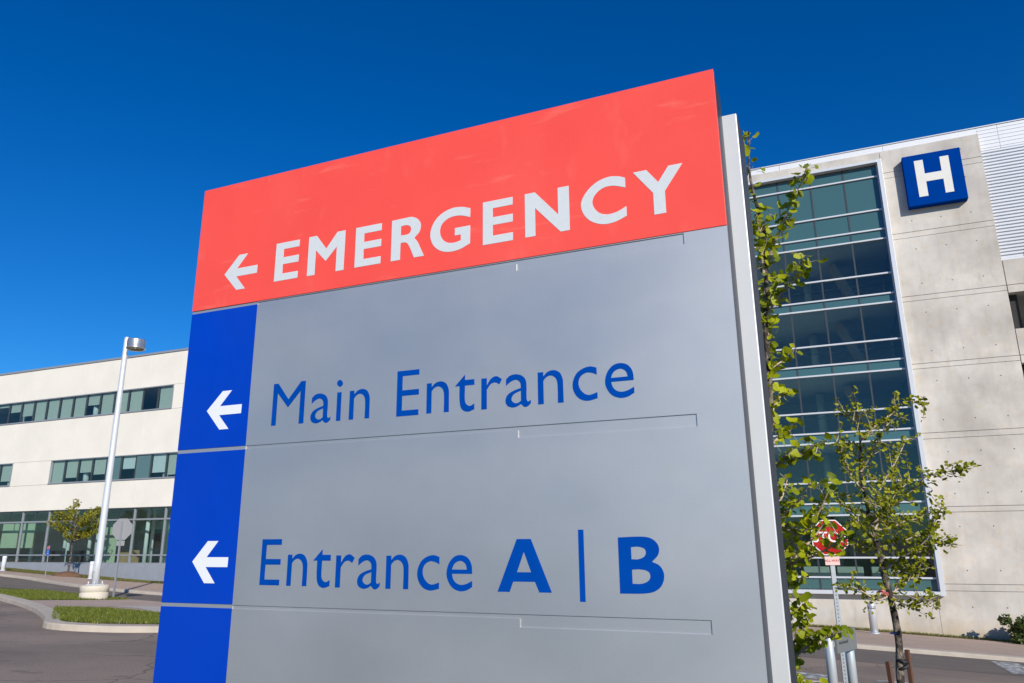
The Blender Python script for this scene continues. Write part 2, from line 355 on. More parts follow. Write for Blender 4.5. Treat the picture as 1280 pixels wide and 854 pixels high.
# ------------------------------------------------------------------ terrain
FX = [-1500, -200, -75, -52, -38, 0, 6, 40, 120, 1500]; FZ = [4, 3, 1.0, .11, -.62, -1.96, -2.27, -3.2, -4, -4]
def gz(x, y):
    t = min(max(y/34.0, 0), 1); zn = -.03*min(max(x, -120), 120)
    return (1-t)*zn + t*float(np.interp(x, FX, FZ))
def axis(lo, hi, a, b):
    inner = list(range(lo, hi+1))
    return sorted(set(a+inner+b))
xs = axis(-62, 26, [-1500, -600, -200, -120, -75], [30, 40, 80, 120, 600, 1500])
ys = axis(-12, 36, [-1500, -500, -150, -60, -25], [45, 60, 120, 400, 1500])
V = [(x, y, gz(x, y)) for y in ys for x in xs]; nx = len(xs)
F = [(j*nx+i, j*nx+i+1, (j+1)*nx+i+1, (j+1)*nx+i) for j in range(len(ys)-1) for i in range(nx-1)]
tag(mobj('ground', V, F, M['asphalt']), 'worn grey asphalt of the driveway and lot', None, None, 'structure')

def sheet(name, poly, dz, m, kind='structure', label=None):
    """polygon draped on the terrain"""
    bm = bmesh.new(); vs_ = [bm.verts.new((x, y, 0)) for x, y in poly]; bm.faces.new(vs_)
    x0, x1 = min(p[0] for p in poly), max(p[0] for p in poly); y0, y1 = min(p[1] for p in poly), max(p[1] for p in poly)
    for k in range(math.ceil(x0), math.floor(x1)+1):
        bmesh.ops.bisect_plane(bm, geom=bm.verts[:]+bm.edges[:]+bm.faces[:], plane_co=(k, 0, 0), plane_no=(1, 0, 0), dist=1e-5)
    for k in range(math.ceil(y0), math.floor(y1)+1):
        bmesh.ops.bisect_plane(bm, geom=bm.verts[:]+bm.edges[:]+bm.faces[:], plane_co=(0, k, 0), plane_no=(0, 1, 0), dist=1e-5)
    for v in bm.verts: v.co.z = gz(v.co.x, v.co.y)+dz
    bmesh.ops.recalc_face_normals(bm, faces=bm.faces[:])
    if sum(f.normal.z for f in bm.faces) < 0: bmesh.ops.reverse_faces(bm, faces=bm.faces[:])
    me = bpy.data.meshes.new(name); bm.to_mesh(me); bm.free(); me.materials.append(m)
    o = bpy.data.objects.new(name, me); COL.objects.link(o)
    return tag(o, label, None, None, kind)
def resample(pl, step=0.5):
    out = [pl[0]]
    for a, b in zip(pl, pl[1:]):
        n = max(1, int(math.hypot(b[0]-a[0], b[1]-a[1])/step))
        for k in range(1, n+1): out.append((a[0]+(b[0]-a[0])*k/n, a[1]+(b[1]-a[1])*k/n))
    return out
def rounded(pl, r):
    out = [pl[0]]
    for a, b, c in zip(pl, pl[1:], pl[2:]):
        A, B, C_ = Vector(a), Vector(b), Vector(c); l1 = (A-B).length; l2 = (C_-B).length; k = min(r, l1*.45, l2*.45)
        p, q = B+(A-B)*(k/l1), B+(C_-B)*(k/l2)
        for s in range(6):
            u = s/5; out.append(tuple((1-u)**2*p+2*u*(1-u)*B+u*u*q))
    out.append(pl[-1]); return out
def kerb(name, pl, h=.12, w=.18, flip=1, label=None, drop=None):
    """kerb stone run: face on the line, top w wide behind it (to the left of travel when flip=1)"""
    pts = resample(pl); V, F = [], []
    for i, p in enumerate(pts):
        a, b = pts[max(i-1, 0)], pts[min(i+1, len(pts)-1)]; t = Vector((b[0]-a[0], b[1]-a[1])).normalized(); n = Vector((-t.y, t.x))*flip
        hh = h
        if drop:
            dd = math.hypot(p[0]-drop[0], p[1]-drop[1]); hh = h*(0.25+0.75*min(1, max(0, (dd-drop[2])/0.8)))
        for off, z in ((0, -.05), (0.015, hh-.025), (0.035, hh), (w, hh+.004), (w, -.05)):
            x, y = p[0]+n.x*off, p[1]+n.y*off; V.append((x, y, gz(p[0], p[1])+z))
    for i in range(len(pts)-1):
        for k in range(4):
            q = (i*5+k, (i+1)*5+k, (i+1)*5+k+1, i*5+k+1); F.append(q if flip < 0 else q[::-1])
    F.append((0, 1, 2, 3, 4)); F.append(tuple(len(V)-5+k for k in range(5)))
    return tag(mobj(name, V, F, M['kerb']), label, None, None, 'structure')

# road along the two buildings
far_k = [(-80, 29.4), (-42, 29.1), (-33.5, 26.0), (-29, 24.9), (-10, 24.7), (.6, 24.6), (4.4, 24.9), (26, 25.6)]
near_k = [(-80, 21.5), (-29, 21.3), (-23.4, 20.4), (-17, 20.3), (-9.5, 20.3)]
far_r = rounded(far_k, 3)
sheet('road', [(-80, 21.5), (-29, 21.3), (-23.4, 20.4), (-9.5, 20.3), (26, 20.3)] + far_r[::-1], .004, M['road'], label='dark asphalt road running past both buildings')
kerb('far_kerb', far_r, .11, .3, 1, 'pale concrete kerb along the far side of the road')
fin = [(x, y+.2) for x, y in far_r]
sheet('far_pavement', fin + [(26, 33.55), (6, 33.75), (1, 33.4), (-14, 33.0), (-34.9, 32.1), (-40, 31.9), (-47, 31.6), (-80, 31.4)], .112, M['walk'], label='pinkish concrete pavement in front of the buildings')
sheet('far_lawn_strip', [(26, 33.5), (6, 33.7), (1, 33.35), (-14, 32.95), (-34.9, 32.05), (-40, 31.85), (-47, 31.55), (-80, 31.35), (-80, 36), (26, 36)], .118, M['turf'], label='thin strip of grass along the building bases')
# near island with lawn, pavement and ramp
isl = rounded([(-42, 20.2), (-30, 18.6), (-26, 17.3), (-23.7, 16.35), (-21.9, 15.5), (-20.2, 14.6), (-18.0, 13.25), (-16.1, 11.8), (-14.7, 12.3), (-13.9, 13.6), (-9.5, 20.2)], .9)
kerb('island_kerb', isl, .13, .32, 1, 'tan concrete kerb round the grass island')
kerb('near_kerb', near_k[1:], .10, .16, -1, 'kerb along the near side of the road')
inn = []
for i, p in enumerate(isl):
    a, b = isl[max(i-1, 0)], isl[min(i+1, len(isl)-1)]; t = Vector((b[0]-a[0], b[1]-a[1])).normalized(); inn.append((p[0]-t.y*.25, p[1]+t.x*.25))
sheet('island_pavement', inn + [(-10.2, 20.1), (-23.4, 20.25), (-29, 21.15), (-42, 21.3)], .115, M['walk'], label='pinkish pavement crossing the island')
sheet('island_path', [(-20.6, 17.1), (-19.3, 17.15), (-17.6, 16.35), (-14, 19.9), (-17.2, 20.0), (-19.6, 18.4)], .121, M['walk_light'], label='pale concrete strip of the island path')
G1 = [(-42, 20.6), (-30, 19.0), (-26.1, 17.65), (-23.75, 16.75), (-23.35, 18.3), (-23.2, 20.15), (-29, 21.05), (-42, 21.2)]
G2 = [(-20.5, 15.35), (-19.3, 14.45), (-17.9, 13.35), (-16.7, 12.5), (-15.6, 12.7), (-14.6, 13.9), (-11.2, 19.4), (-13.9, 19.7), (-17.5, 16.15), (-19.5, 16.25)]
sheet('island_lawn', G1, .125, M['turf'], label='grass strip behind the lamp post')
sheet('island_lawn_corner', rounded(G2+G2[:1], .5)[:-1], .127, M['turf'], label='kerbed grass corner beside the driveway')
# lawn under the sign and the young trees
LW = rounded([(-4.5, -.8), (6, -.8), (6, 14.0), (1.2, 14.6), (-2.2, 14.3), (-4.5, 10), (-4.5, -.8)], 1.2)[:-1]
sheet('sign_lawn', LW, .10, M['turf'], label='grass plot under the sign and young trees')
kerb('lawn_kerb', LW+[LW[0]], .12, .16, 1, 'kerb round the sign lawn')
sheet('mulch_bed', [(-.9+1.5*math.cos(a*.4)*.6, 4.3+.7*math.sin(a*.4)) for a in range(15)], .107, M['mulch'], label='dark mulch ring under the nearer sapling')
# crossing marks
k = 0
for (x0, x1, y0, y1) in [(3.15, 3.75, 20.75, 24.25), (4.6, 5.2, 20.75, 24.25), (6.05, 6.65, 20.75, 24.25), (7.5, 8.1, 20.75, 24.25)]:
    sheet('crossing_stripe', [(x0, y0), (x1, y0), (x1+.1, y1), (x0+.1, y1)], .009, M['paint'], label='worn white crossing stripe')
for (x0, x1, y0, y1) in [(-2.9, -.35, 15.7, 16.6), (-2.9, .15, 14.9, 15.1), (.3, 3.4, 16.3, 16.6)]:
    sheet('crossing_stripe', [(x0, y0), (x1, y0+.1), (x1, y1+.1), (x0, y1)], .006, M['paint'], label='worn white crossing stripe')

rng = np.random.default_rng(7)
def in_poly(px, py, poly):
    c = np.zeros(len(px), bool); n = len(poly)
    for i in range(n):
        x0, y0 = poly[i]; x1, y1 = poly[(i+1) % n]
        if y0 == y1: continue
        s = ((y0 > py) != (y1 > py)) & (px < (x1-x0)*(py-y0)/(y1-y0)+x0); c ^= s
    return c
def grass(name, poly, dens, h, dz, m, label):
    P = np.array(poly); lo, hi = P.min(0), P.max(0); n = int((hi[0]-lo[0])*(hi[1]-lo[1])*dens)
    px = rng.uniform(lo[0], hi[0], n); py = rng.uniform(lo[1], hi[1], n); k = in_poly(px, py, poly); px, py = px[k], py[k]; n = len(px)
    t = np.clip(py/34, 0, 1); z = (1-t)*(-.03*np.clip(px, -120, 120)) + t*np.interp(px, FX, FZ) + dz-.01
    a = rng.uniform(0, 2*math.pi, n); hh = h*rng.uniform(.4, 1.2, n); w = rng.uniform(.008, .02, n); la = rng.uniform(0, 2*math.pi, n); ln = hh*rng.uniform(.1, .7, n)
    A = np.stack([px-np.cos(a)*w, py-np.sin(a)*w, z], 1); B = np.stack([px+np.cos(a)*w, py+np.sin(a)*w, z], 1); Cc = np.stack([px+np.cos(la)*ln, py+np.sin(la)*ln, z+hh], 1)
    VV = np.stack([A, B, Cc], 1).reshape(-1, 3); me = bpy.data.meshes.new(name)
    me.vertices.add(len(VV)); me.vertices.foreach_set('co', VV.ravel()); me.loops.add(3*n); me.loops.foreach_set('vertex_index', np.arange(3*n))
    me.polygons.add(n); me.polygons.foreach_set('loop_start', np.arange(n)*3); me.polygons.foreach_set('loop_total', np.full(n, 3)); me.update(); me.materials.append(m)
    o = bpy.data.objects.new(name, me); COL.objects.link(o); tag(o, label, 'grass', None, 'stuff')
grass('grass', [p for p in G1 if p[0] > -41], 900, .07, .125, M['blade'], 'green grass of the strip behind the lamp post')
grass('grass', G2, 1100, .07, .127, M['blade'], 'green grass on the kerbed corner by the driveway')
grass('grass', [(-56, 31.5), (-40, 31.85), (-34.9, 32.05), (-30, 32.3), (-30, 34.05), (-56, 34.05)], 300, .07, .118, M['blade_dry'], 'yellow green grass along the cream building base')
grass('grass', [(-3, 33.35), (1, 33.4), (6, 33.75), (9, 33.6), (9, 34.0), (-3, 34.0)], 900, .10, .118, M['blade_dry'], 'yellow green grass along the concrete wall base')
grass('grass', [(-1.8, 2.4), (3.5, 2.4), (3.5, 13), (-1.8, 13)], 350, .08, .10, M['blade'], 'green grass of the lawn under the saplings')

# ------------------------------------------------------------------ the directional sign
GLYPH = {
'arrow1': [[[0.1864,2.8604,0],[0.2694,2.9497,0],[0.3224,2.9497,0],[0.2624,2.8809,0],[0.3874,2.8809,0],[0.3874,2.8404,0],[0.2624,2.8404,0],[0.3224,2.771,0],[0.2694,2.771,0]]],
'E1': [[[0.4937,2.9689,0],[0.6291,2.9689,0],[0.6291,2.9352,0],[0.5397,2.9352,0],[0.5397,2.8941,0],[0.6291,2.8941,0],[0.6291,2.8593,0],[0.5397,2.8593,0],[0.5397,2.8132,0],[0.6291,2.8132,0],[0.6291,2.7793,0],[0.4937,2.7793,0]]],
'M1': [[[0.6826,2.97,0],[0.7261,2.97,0],[0.783,2.8975,0],[0.8408,2.97,0],[0.8843,2.97,0],[0.8843,2.7786,0],[0.8408,2.7786,0],[0.8408,2.8975,0],[0.783,2.8369,0],[0.7261,2.8975,0],[0.7261,2.7786,0],[0.6826,2.7786,0]]],
'E2': [[[0.9418,2.9699,0],[1.0776,2.9699,0],[1.0776,2.9361,0],[0.9872,2.9361,0],[0.9872,2.895,0],[1.0776,2.895,0],[1.0776,2.8608,0],[0.9872,2.8608,0],[0.9872,2.8134,0],[1.0776,2.8134,0],[1.0776,2.7796,0],[0.9418,2.7796,0]]],
'R1': [[[1.1302,2.9705,0],[1.2062,2.972,1],[1.2317,2.971,1],[1.2603,2.9561,1],[1.2762,2.9295,1],[1.2715,2.8962,1],[1.246,2.8702,0],[1.2634,2.848,1],[1.2752,2.8226,1],[1.2956,2.7796,0],[1.246,2.7796,0],[1.2249,2.8284,1],[1.2113,2.8505,1],[1.1987,2.8569,1],[1.1775,2.8573,0],[1.1775,2.7796,0],[1.1302,2.7796,0]],[[1.1775,2.9361,0],[1.2073,2.9366,1],[1.2246,2.9266,1],[1.228,2.9091,1],[1.2172,2.8942,1],[1.1775,2.8926,0]]],
'G1': [[[1.5151,2.9586,0],[1.4763,2.9717,1],[1.4279,2.9747,1],[1.3738,2.9561,1],[1.339,2.9207,1],[1.3246,2.8738,1],[1.3355,2.828,1],[1.3661,2.7946,1],[1.4094,2.7784,1],[1.4624,2.7802,1],[1.5151,2.7997,0],[1.5151,2.8805,0],[1.4428,2.8805,0],[1.4428,2.8467,0],[1.4711,2.8467,0],[1.4711,2.8204,0],[1.4408,2.8152,1],[1.4087,2.8207,1],[1.3841,2.8402,1],[1.3716,2.8759,1],[1.3802,2.908,1],[1.4069,2.9291,1],[1.4392,2.9361,1],[1.4767,2.9318,1],[1.5151,2.9178,0]]],
'E3': [[[1.5736,2.9725,0],[1.7091,2.9725,0],[1.7091,2.9382,0],[1.6193,2.9382,0],[1.6193,2.8975,0],[1.7091,2.8975,0],[1.7091,2.8627,0],[1.6193,2.8627,0],[1.6193,2.8156,0],[1.7091,2.8156,0],[1.7091,2.7807,0],[1.5736,2.7807,0]]],
'N1': [[[1.763,2.9726,0],[1.8077,2.9726,0],[1.9058,2.857,0],[1.9058,2.9726,0],[1.953,2.9726,0],[1.953,2.7817,0],[1.914,2.7817,0],[1.8077,2.9026,0],[1.8077,2.7817,0],[1.763,2.7817,0]]],
'C1': [[[2.1833,2.9598,0],[2.1567,2.9711,1],[2.1166,2.9766,1],[2.067,2.9631,1],[2.0244,2.9284,1],[2.0022,2.8852,1],[2.0091,2.8431,1],[2.0365,2.8061,1],[2.0823,2.783,1],[2.1322,2.7823,1],[2.1833,2.7998,0],[2.1833,2.8395,0],[2.142,2.8224,1],[2.1019,2.8202,1],[2.0702,2.8359,1],[2.0492,2.874,1],[2.0574,2.9067,1],[2.0903,2.9324,1],[2.131,2.9361,1],[2.1833,2.9184,0]]],
'Y1': [[[2.2155,2.9741,0],[2.2678,2.9741,0],[2.3109,2.9147,0],[2.352,2.9741,0],[2.4059,2.9741,0],[2.3338,2.8739,0],[2.3338,2.7839,0],[2.2888,2.7839,0],[2.2888,2.8739,0]]],
'arrow2': [[[0.1572,2.1936,0],[0.2431,2.2807,0],[0.2968,2.2807,0],[0.2336,2.2108,0],[0.3624,2.2108,0],[0.3624,2.1692,0],[0.2336,2.1692,0],[0.2968,2.102,0],[0.2431,2.102,0]]],
'M2': [[[0.5384,2.2878,0],[0.5635,2.2878,0],[0.6248,2.2122,0],[0.6883,2.2878,0],[0.7136,2.2878,0],[0.7136,2.0995,0],[0.6883,2.0995,0],[0.6883,2.2444,0],[0.6248,2.1757,0],[0.5635,2.2444,0],[0.5635,2.0995,0],[0.5384,2.0995,0]]],
'i2': [[[0.884,2.2208,0],[0.9061,2.2208,0],[0.9061,2.0976,0],[0.884,2.0976,0]],[[0.8945,2.2752,1],[0.9052,2.2692,1],[0.9103,2.2587,1],[0.9065,2.249,1],[0.8964,2.2448,1],[0.8856,2.2508,1],[0.8805,2.2613,1],[0.8844,2.2711,1]]],
'E4': [[[1.1814,2.2849,0],[1.2854,2.2849,0],[1.2854,2.2624,0],[1.2071,2.2624,0],[1.2071,2.2024,0],[1.2854,2.2024,0],[1.2854,2.179,0],[1.2071,2.179,0],[1.2071,2.1184,0],[1.2854,2.1184,0],[1.2854,2.0951,0],[1.1814,2.0951,0]]],
't4': [[[1.4504,2.1972,0],[1.4951,2.2422,0],[1.4951,2.2202,0],[1.5367,2.2202,0],[1.5367,2.1972,0],[1.4951,2.1972,0],[1.495,2.1399,1],[1.5011,2.1228,1],[1.5175,2.1143,1],[1.5367,2.1228,0],[1.5367,2.0993,0],[1.5078,2.0918,1],[1.483,2.1026,1],[1.4727,2.1304,1],[1.471,2.1972,0]]],
'r4': [[[1.5672,2.2187,0],[1.5907,2.2187,0],[1.5907,2.1898,0],[1.6099,2.2156,1],[1.6317,2.223,1],[1.6557,2.2092,0],[1.6446,2.1898,0],[1.6268,2.1984,1],[1.6075,2.1933,1],[1.5907,2.1723,0],[1.5907,2.0954,0],[1.5672,2.0954,0]]],
'a4': [[[1.6731,2.2062,0],[1.6899,2.2194,1],[1.716,2.2228,1],[1.7417,2.2137,1],[1.7555,2.1957,1],[1.7584,2.169,1],[1.7582,2.1232,1],[1.7636,2.1128,1],[1.7756,2.118,0],[1.7756,2.1049,0],[1.7634,2.0946,1],[1.7495,2.0926,1],[1.7351,2.1049,0],[1.717,2.096,1],[1.6983,2.0939,1],[1.6772,2.1034,1],[1.6703,2.1237,1],[1.6799,2.1449,1],[1.7036,2.1583,1],[1.7351,2.1675,0],[1.7321,2.1889,1],[1.7158,2.2006,1],[1.6945,2.1959,1],[1.6731,2.1809,0]],[[1.7351,2.1566,0],[1.7351,2.118,0],[1.7219,2.11,1],[1.7055,2.1121,1],[1.6953,2.1261,1],[1.7058,2.145,1]]],
'n4': [[[1.8051,2.2208,0],[1.8277,2.2208,0],[1.8277,2.2044,0],[1.8458,2.2202,1],[1.8709,2.2244,1],[1.8932,2.2135,1],[1.9051,2.1886,1],[1.9066,2.1604,1],[1.9071,2.0973,0],[1.8845,2.0973,0],[1.8841,2.171,1],[1.877,2.1933,1],[1.8591,2.2045,1],[1.8409,2.2001,1],[1.8277,2.1869,0],[1.8277,2.0973,0],[1.8051,2.0973,0]]],
'c4': [[[2.0388,2.2181,0],[2.0132,2.2248,1],[1.9823,2.2179,1],[1.9575,2.1988,1],[1.944,2.1636,1],[1.9496,2.1311,1],[1.9698,2.1061,1],[1.9999,2.0961,1],[2.0388,2.1026,0],[2.0388,2.1256,0],[2.0093,2.1177,1],[1.99,2.1235,1],[1.972,2.1441,1],[1.9675,2.17,1],[1.977,2.1905,1],[1.9993,2.2021,1],[2.021,2.1992,1],[2.0388,2.1913,0]]],
'e4': [[[2.1767,2.1585,0],[2.0925,2.1585,0],[2.0978,2.1395,1],[2.1098,2.126,1],[2.1284,2.1194,1],[2.1514,2.1224,1],[2.1767,2.1339,0],[2.1767,2.1121,0],[2.1524,2.0996,1],[2.1232,2.0971,1],[2.0923,2.1108,1],[2.0724,2.1417,1],[2.0702,2.1692,1],[2.0813,2.1999,1],[2.1035,2.221,1],[2.1312,2.2259,1],[2.1581,2.2156,1],[2.1736,2.1911,1]],[[2.0925,2.1737,0],[2.1552,2.1737,0],[2.1486,2.1934,1],[2.1302,2.2045,1],[2.1089,2.1993,1],[2.0978,2.1878,1]]],
'arrow3': [[[0.1586,1.5225,0],[0.2378,1.6095,0],[0.2975,1.6095,0],[0.2378,1.5413,0],[0.3608,1.5413,0],[0.3608,1.5003,0],[0.2378,1.5003,0],[0.2975,1.433,0],[0.2378,1.433,0]]],
'E5': [[[0.5399,1.6147,0],[0.6429,1.6147,0],[0.6429,1.5914,0],[0.5649,1.5914,0],[0.5649,1.5343,0],[0.6429,1.5343,0],[0.6429,1.5114,0],[0.5649,1.5114,0],[0.5649,1.452,0],[0.6429,1.452,0],[0.6429,1.4294,0],[0.5399,1.4294,0]]],
'A5': [[[1.7118,1.6061,0],[1.7671,1.6061,0],[1.8446,1.4218,0],[1.7974,1.4218,0],[1.7813,1.4575,0],[1.6965,1.4575,0],[1.6821,1.4218,0],[1.6345,1.4218,0]],[[1.7393,1.5618,0],[1.7671,1.4902,0],[1.7118,1.4902,0]]],
'bar5': [[[1.9481,1.6364,0],[1.9682,1.6364,0],[1.9682,1.3938,0],[1.9481,1.3938,0]]],
'B5': [[[2.0922,1.6084,0],[2.18,1.6102,1],[2.2119,1.6022,1],[2.232,1.5801,1],[2.2303,1.5521,1],[2.2077,1.5277,0],[2.2334,1.5142,1],[2.246,1.4867,1],[2.2377,1.4543,1],[2.2155,1.4341,1],[2.1807,1.4255,1],[2.0922,1.4234,0]],[[2.1371,1.5759,0],[2.1646,1.5768,1],[2.1858,1.5675,1],[2.1847,1.5481,1],[2.1625,1.5363,1],[2.1371,1.5357,0]],[[2.1371,1.5015,0],[2.1661,1.5027,1],[2.1951,1.4938,1],[2.1965,1.4712,1],[2.1717,1.4569,1],[2.1371,1.4559,0]]],
}
SX, SY = -2.805, 2.604; SW = 2.547; SG = gz(-1.5, 2.8)+.10
sign = empty('directional_sign', (SX+SW/2, SY+.2, SG), 'large grey pylon sign with red EMERGENCY header and blue arrow column', 'sign')
def spart(name, me, y): return put(bpy.data.objects.new(name, me), sign, (SX, SY+y, 0))
rows = [2.694, 2.020, 1.347, .673]
holes = []
for zt in rows:
    holes.append([(.403, zt), (2.391, zt), (2.391, zt-.044), (1.721, zt-.044), (1.721, zt-.015), (.403, zt-.015)])
# backing, sheet with recessed slots, cabinet
box('backing_panel', SX+.01, SX+SW-.004, SY+.0085, SY+.02, SG+.15, 3.33, M['alu'], sign)
def slotted_sheet():
    xs_ = [.404, 1.721, 2.391, SW]; zs_ = [SG+.12]; slot = set()
    for zt in rows[::-1]:
        zt = min(zt, 2.6925); zs_ += [zt-.044, zt-.015, zt]
    zs_.append(2.6955); V_, F_ = [], []; nz = len(zs_)
    for y in (0, .0095):
        for z in zs_:
            for x in xs_: V_.append((x, y, z))
    def solid(i, j):
        if i < 0 or i > 2 or j < 0 or j > nz-2: return False
        r = (j-1) % 3
        if j == 0 or j == nz-1: return True
        return not ((r == 0 and i == 1) or (r == 1 and i in (0, 1)))
    idx = lambda i, j, k: k*4*nz+j*4+i
    for j in range(nz-1):
        for i in range(3):
            if not solid(i, j): continue
            F_.append((idx(i, j, 0), idx(i+1, j, 0), idx(i+1, j+1, 0), idx(i, j+1, 0)))
            if not solid(i-1, j): F_.append((idx(i, j, 0), idx(i, j+1, 0), idx(i, j+1, 1), idx(i, j, 1)))
            if not solid(i+1, j): F_.append((idx(i+1, j, 0), idx(i+1, j, 1), idx(i+1, j+1, 1), idx(i+1, j+1, 0)))
            if not solid(i, j-1): F_.append((idx(i, j, 0), idx(i, j, 1), idx(i+1, j, 1), idx(i+1, j, 0)))
            if not solid(i, j+1): F_.append((idx(i, j+1, 0), idx(i+1, j+1, 0), idx(i+1, j+1, 1), idx(i, j+1, 1)))
    return mesh('face_sheet', V_, F_, M['alu'])
spart('face_sheet', slotted_sheet(), .004)
spart('face_sheet', flat_shape('face_sheet', [[(0, SG+.12), (.4035, SG+.12), (.4035, 2.6955), (0, 2.6955)]], M['alu'], .003), .009).name = 'arrow_column'
box('cabinet', SX+.002, SX+SW-.002, SY+.0205, SY+.205, SG+.12, 3.340, M['alu_side'], sign, .003)
box('header_panel', SX, SX+SW, SY+.001, SY+.02, 2.6965, 3.3425, M['red'], sign, .0015)
for z0, z1 in ((2.0205, 2.682), (1.349, 2.0035), (.676, 1.333), (SG+.14, .660)):
    box('arrow_panel', SX, SX+.4025, SY+.003, SY+.0065, z0, z1, M['blue'], sign, .0006)
# posts and foot
box('post', SX+SW-.09, SX+SW+.054, SY+.206, SY+.45, SG-.05, 3.255, M['post'], sign, .004)
box('post_side_plate', SX+SW+.0545, SX+SW+.0575, SY+.216, SY+.45, SG-.05, 3.245, M['alu_side'], sign)
box('post', SX+.03, SX+.17, SY+.206, SY+.45, SG-.05, 3.255, M['post'], sign, .004)
box('back_panel', SX+.17, SX+SW-.09, SY+.21, SY+.44, SG+.12, 3.2, M['alu_side'], sign)
box('plinth', SX-.1, SX+SW+.1, SY-.02, SY+.5, SG-.1, SG+.06, M['kerb'], sign, .01)
bolt = lathe('bolt', [(.006, 0), (.006, .004)], M['chrome'], sign, (SX+SW+.03, SY+.4, 3.256), 8)
LET = {}
def letter(key, du, dz, m, y=.0004, name='letter', base=0.0):
    k = (key, m.name)
    if k not in LET:
        cs = [smooth_poly(c) for c in GLYPH[key]]
        LET[k] = flat_shape(name, cs, m, .0004)
    o = put(bpy.data.objects.new(name, LET[k]), sign, (SX+du, SY+y, dz))
    return o
for kx in ('E1', 'M1', 'E2', 'R1', 'G1', 'E3', 'N1', 'C1', 'Y1'): letter(kx, 0, 0, M['white_letter'])
letter('arrow1', 0, 0, M['white_letter'], name='arrow')
letter('arrow2', 0, 0, M['white_arrow'], .0025, name='arrow'); letter('arrow3', 0, 0, M['white_arrow'], .0025, name='arrow')
BL = M['blue_letter']
def left(k): return min(p[0] for c in GLYPH[k] for p in c)
def lat(k, u, dz): letter(k, u-left(k), dz, BL, .0035)
for kx in ('M2', 'i2', 'E4', 't4', 'r4', 'a4', 'n4', 'c4', 'e4', 'E5', 'A5', 'bar5', 'B5'): letter(kx, 0, 0, BL, .0035)
lat('a4', .7495, .001); lat('n4', .9484, .001); lat('n4', 1.3222, 0)
for kx, u, dz in (('n4', .6795, -.669), ('t4', .8084, -.669), ('r4', .9216, -.670), ('a4', 1.026, -.671), ('n4', 1.1576, -.673), ('c4', 1.298, -.675), ('e4', 1.4249, -.676)): lat(kx, u, dz)

# ------------------------------------------------------------------ concrete and glass tower
TX, TY = 3.36, 34.1
tower = empty('hospital_tower', (0, TY+5, -2.2), 'pale concrete hospital tower with tall teal glass curtain wall', 'building')
JT = [(17.18, 16.91), (14.26, 14.01), (11.41, 11.19), (8.50, 8.29), (5.65, 5.41), (2.75, 2.54), (-.13, -.38)]
J = .017
def cpanel(x0, x1, z0, z1, y=TY): return box('concrete_panel', x0+J/2, x1-J/2, y, y+.22, z0+J/2, z1-J/2, M['concrete'], tower, .008)
CX0, CX1 = TX+.05, 7.24
box('backing_wall', CX0-.02, CX1-.03, TY+.03, TY+6, -3.2, 18.1, M['joint'], tower)
top = 18.25
for (a, b) in JT:
    cpanel(CX0, CX1, a, top); cpanel(CX0, CX1, b, a, TY+.006); top = b
cpanel(CX0-.28, CX1, -3.0, -.38)
# wall below and above the glazing
box('backing_wall', -14, CX0-.05, TY+.06, TY+.3, -3.2, -.6, M['joint'], tower)
for x0, x1 in ((-2.55, 3.138), (-8.2, -2.55), (-14, -8.2)): cpanel(x0, x1, -3.0, -.44)
for x0, x1 in ((-5.2, CX0), (-14, -5.2)): cpanel(x0, x1, 17.76, 18.25)
for (a, b) in [(17.76, -.44)]:
    zt = a
    for (ja, jb) in JT[:-1]:
        if ja < zt: cpanel(-14, -5.2, ja, zt); cpanel(-14, -5.2, jb, ja, TY+.006); zt = jb
    cpanel(-14, -5.2, -.44, zt)
# form-tie holes: small recessed plugs, too small to pick apart
tv, tf = [], []
def tie(x, z):
    b = len(tv)
    for kk in range(8):
        an = kk*math.pi/4; tv.append((x+.024*math.cos(an), TY-.0015, z+.024*math.sin(an)))
    tf.append(tuple(range(b, b+8)))
top = 18.25
for (a, b) in JT:
    for dx in (.9, 2.02, 3.13):
        if top < 18: tie(TX+dx, top-.54)
        if not (a > 15 and dx < 2.5): tie(TX+dx+random.uniform(-.02, .02), a+.50)
    top = b
for dx in (-5, -3.9, -2.5, -1.4, .9, 2.02, 3.13): tie(TX+dx, -.95)
o = mobj('tie_hole', tv, tf, M['dark'], tower, (0, 0, 0)); o['kind'] = 'stuff'
# curtain wall
GX0, GX1 = TX-.12-6*1.395, TX-.12
HZ = [-.38, .08, .84, 2.50, 2.97, 3.81, 5.43, 5.86, 6.73, 8.33, 8.76, 9.63, 11.24, 11.64, 12.54, 14.12, 14.56, 15.47, 17.05, 17.60]
SPAN = {(.0, .1)}
GY = TY-.06
box('curtain_frame', GX1, GX1+.17, TY-.34, TY+.1, -.56, 17.76, M['frame'], tower, .006)
box('curtain_frame', GX0-.17, GX0, TY-.34, TY+.1, -.56, 17.76, M['frame'], tower, .006)
box('curtain_frame', GX0+.001, GX1-.001, TY-.34, TY+.1, 17.62, 17.74, M['frame'], tower, .006)
box('curtain_frame', GX0+.001, GX1-.001, TY-.34, TY+.1, -.545, -.40, M['frame'], tower, .006)
box('curtain_frame', GX1-.045, GX1-.002, GY-.05, GY+.05, -.40, 17.62, M['frame'], tower, .003)
for z in HZ[1:-1]:
    box('transom', GX0+.002, GX1-.05, GY-.075, GY+.06, z-.034, z+.034, M['frame'], tower, .006)
MXs = [GX1-.02-1.395*k for k in range(7)]
for x in MXs[1:-1]:
    box('mullion', x-.032, x+.032, GY-.02, GY+.07, -.40, 17.62, M['mull_dark'], tower)
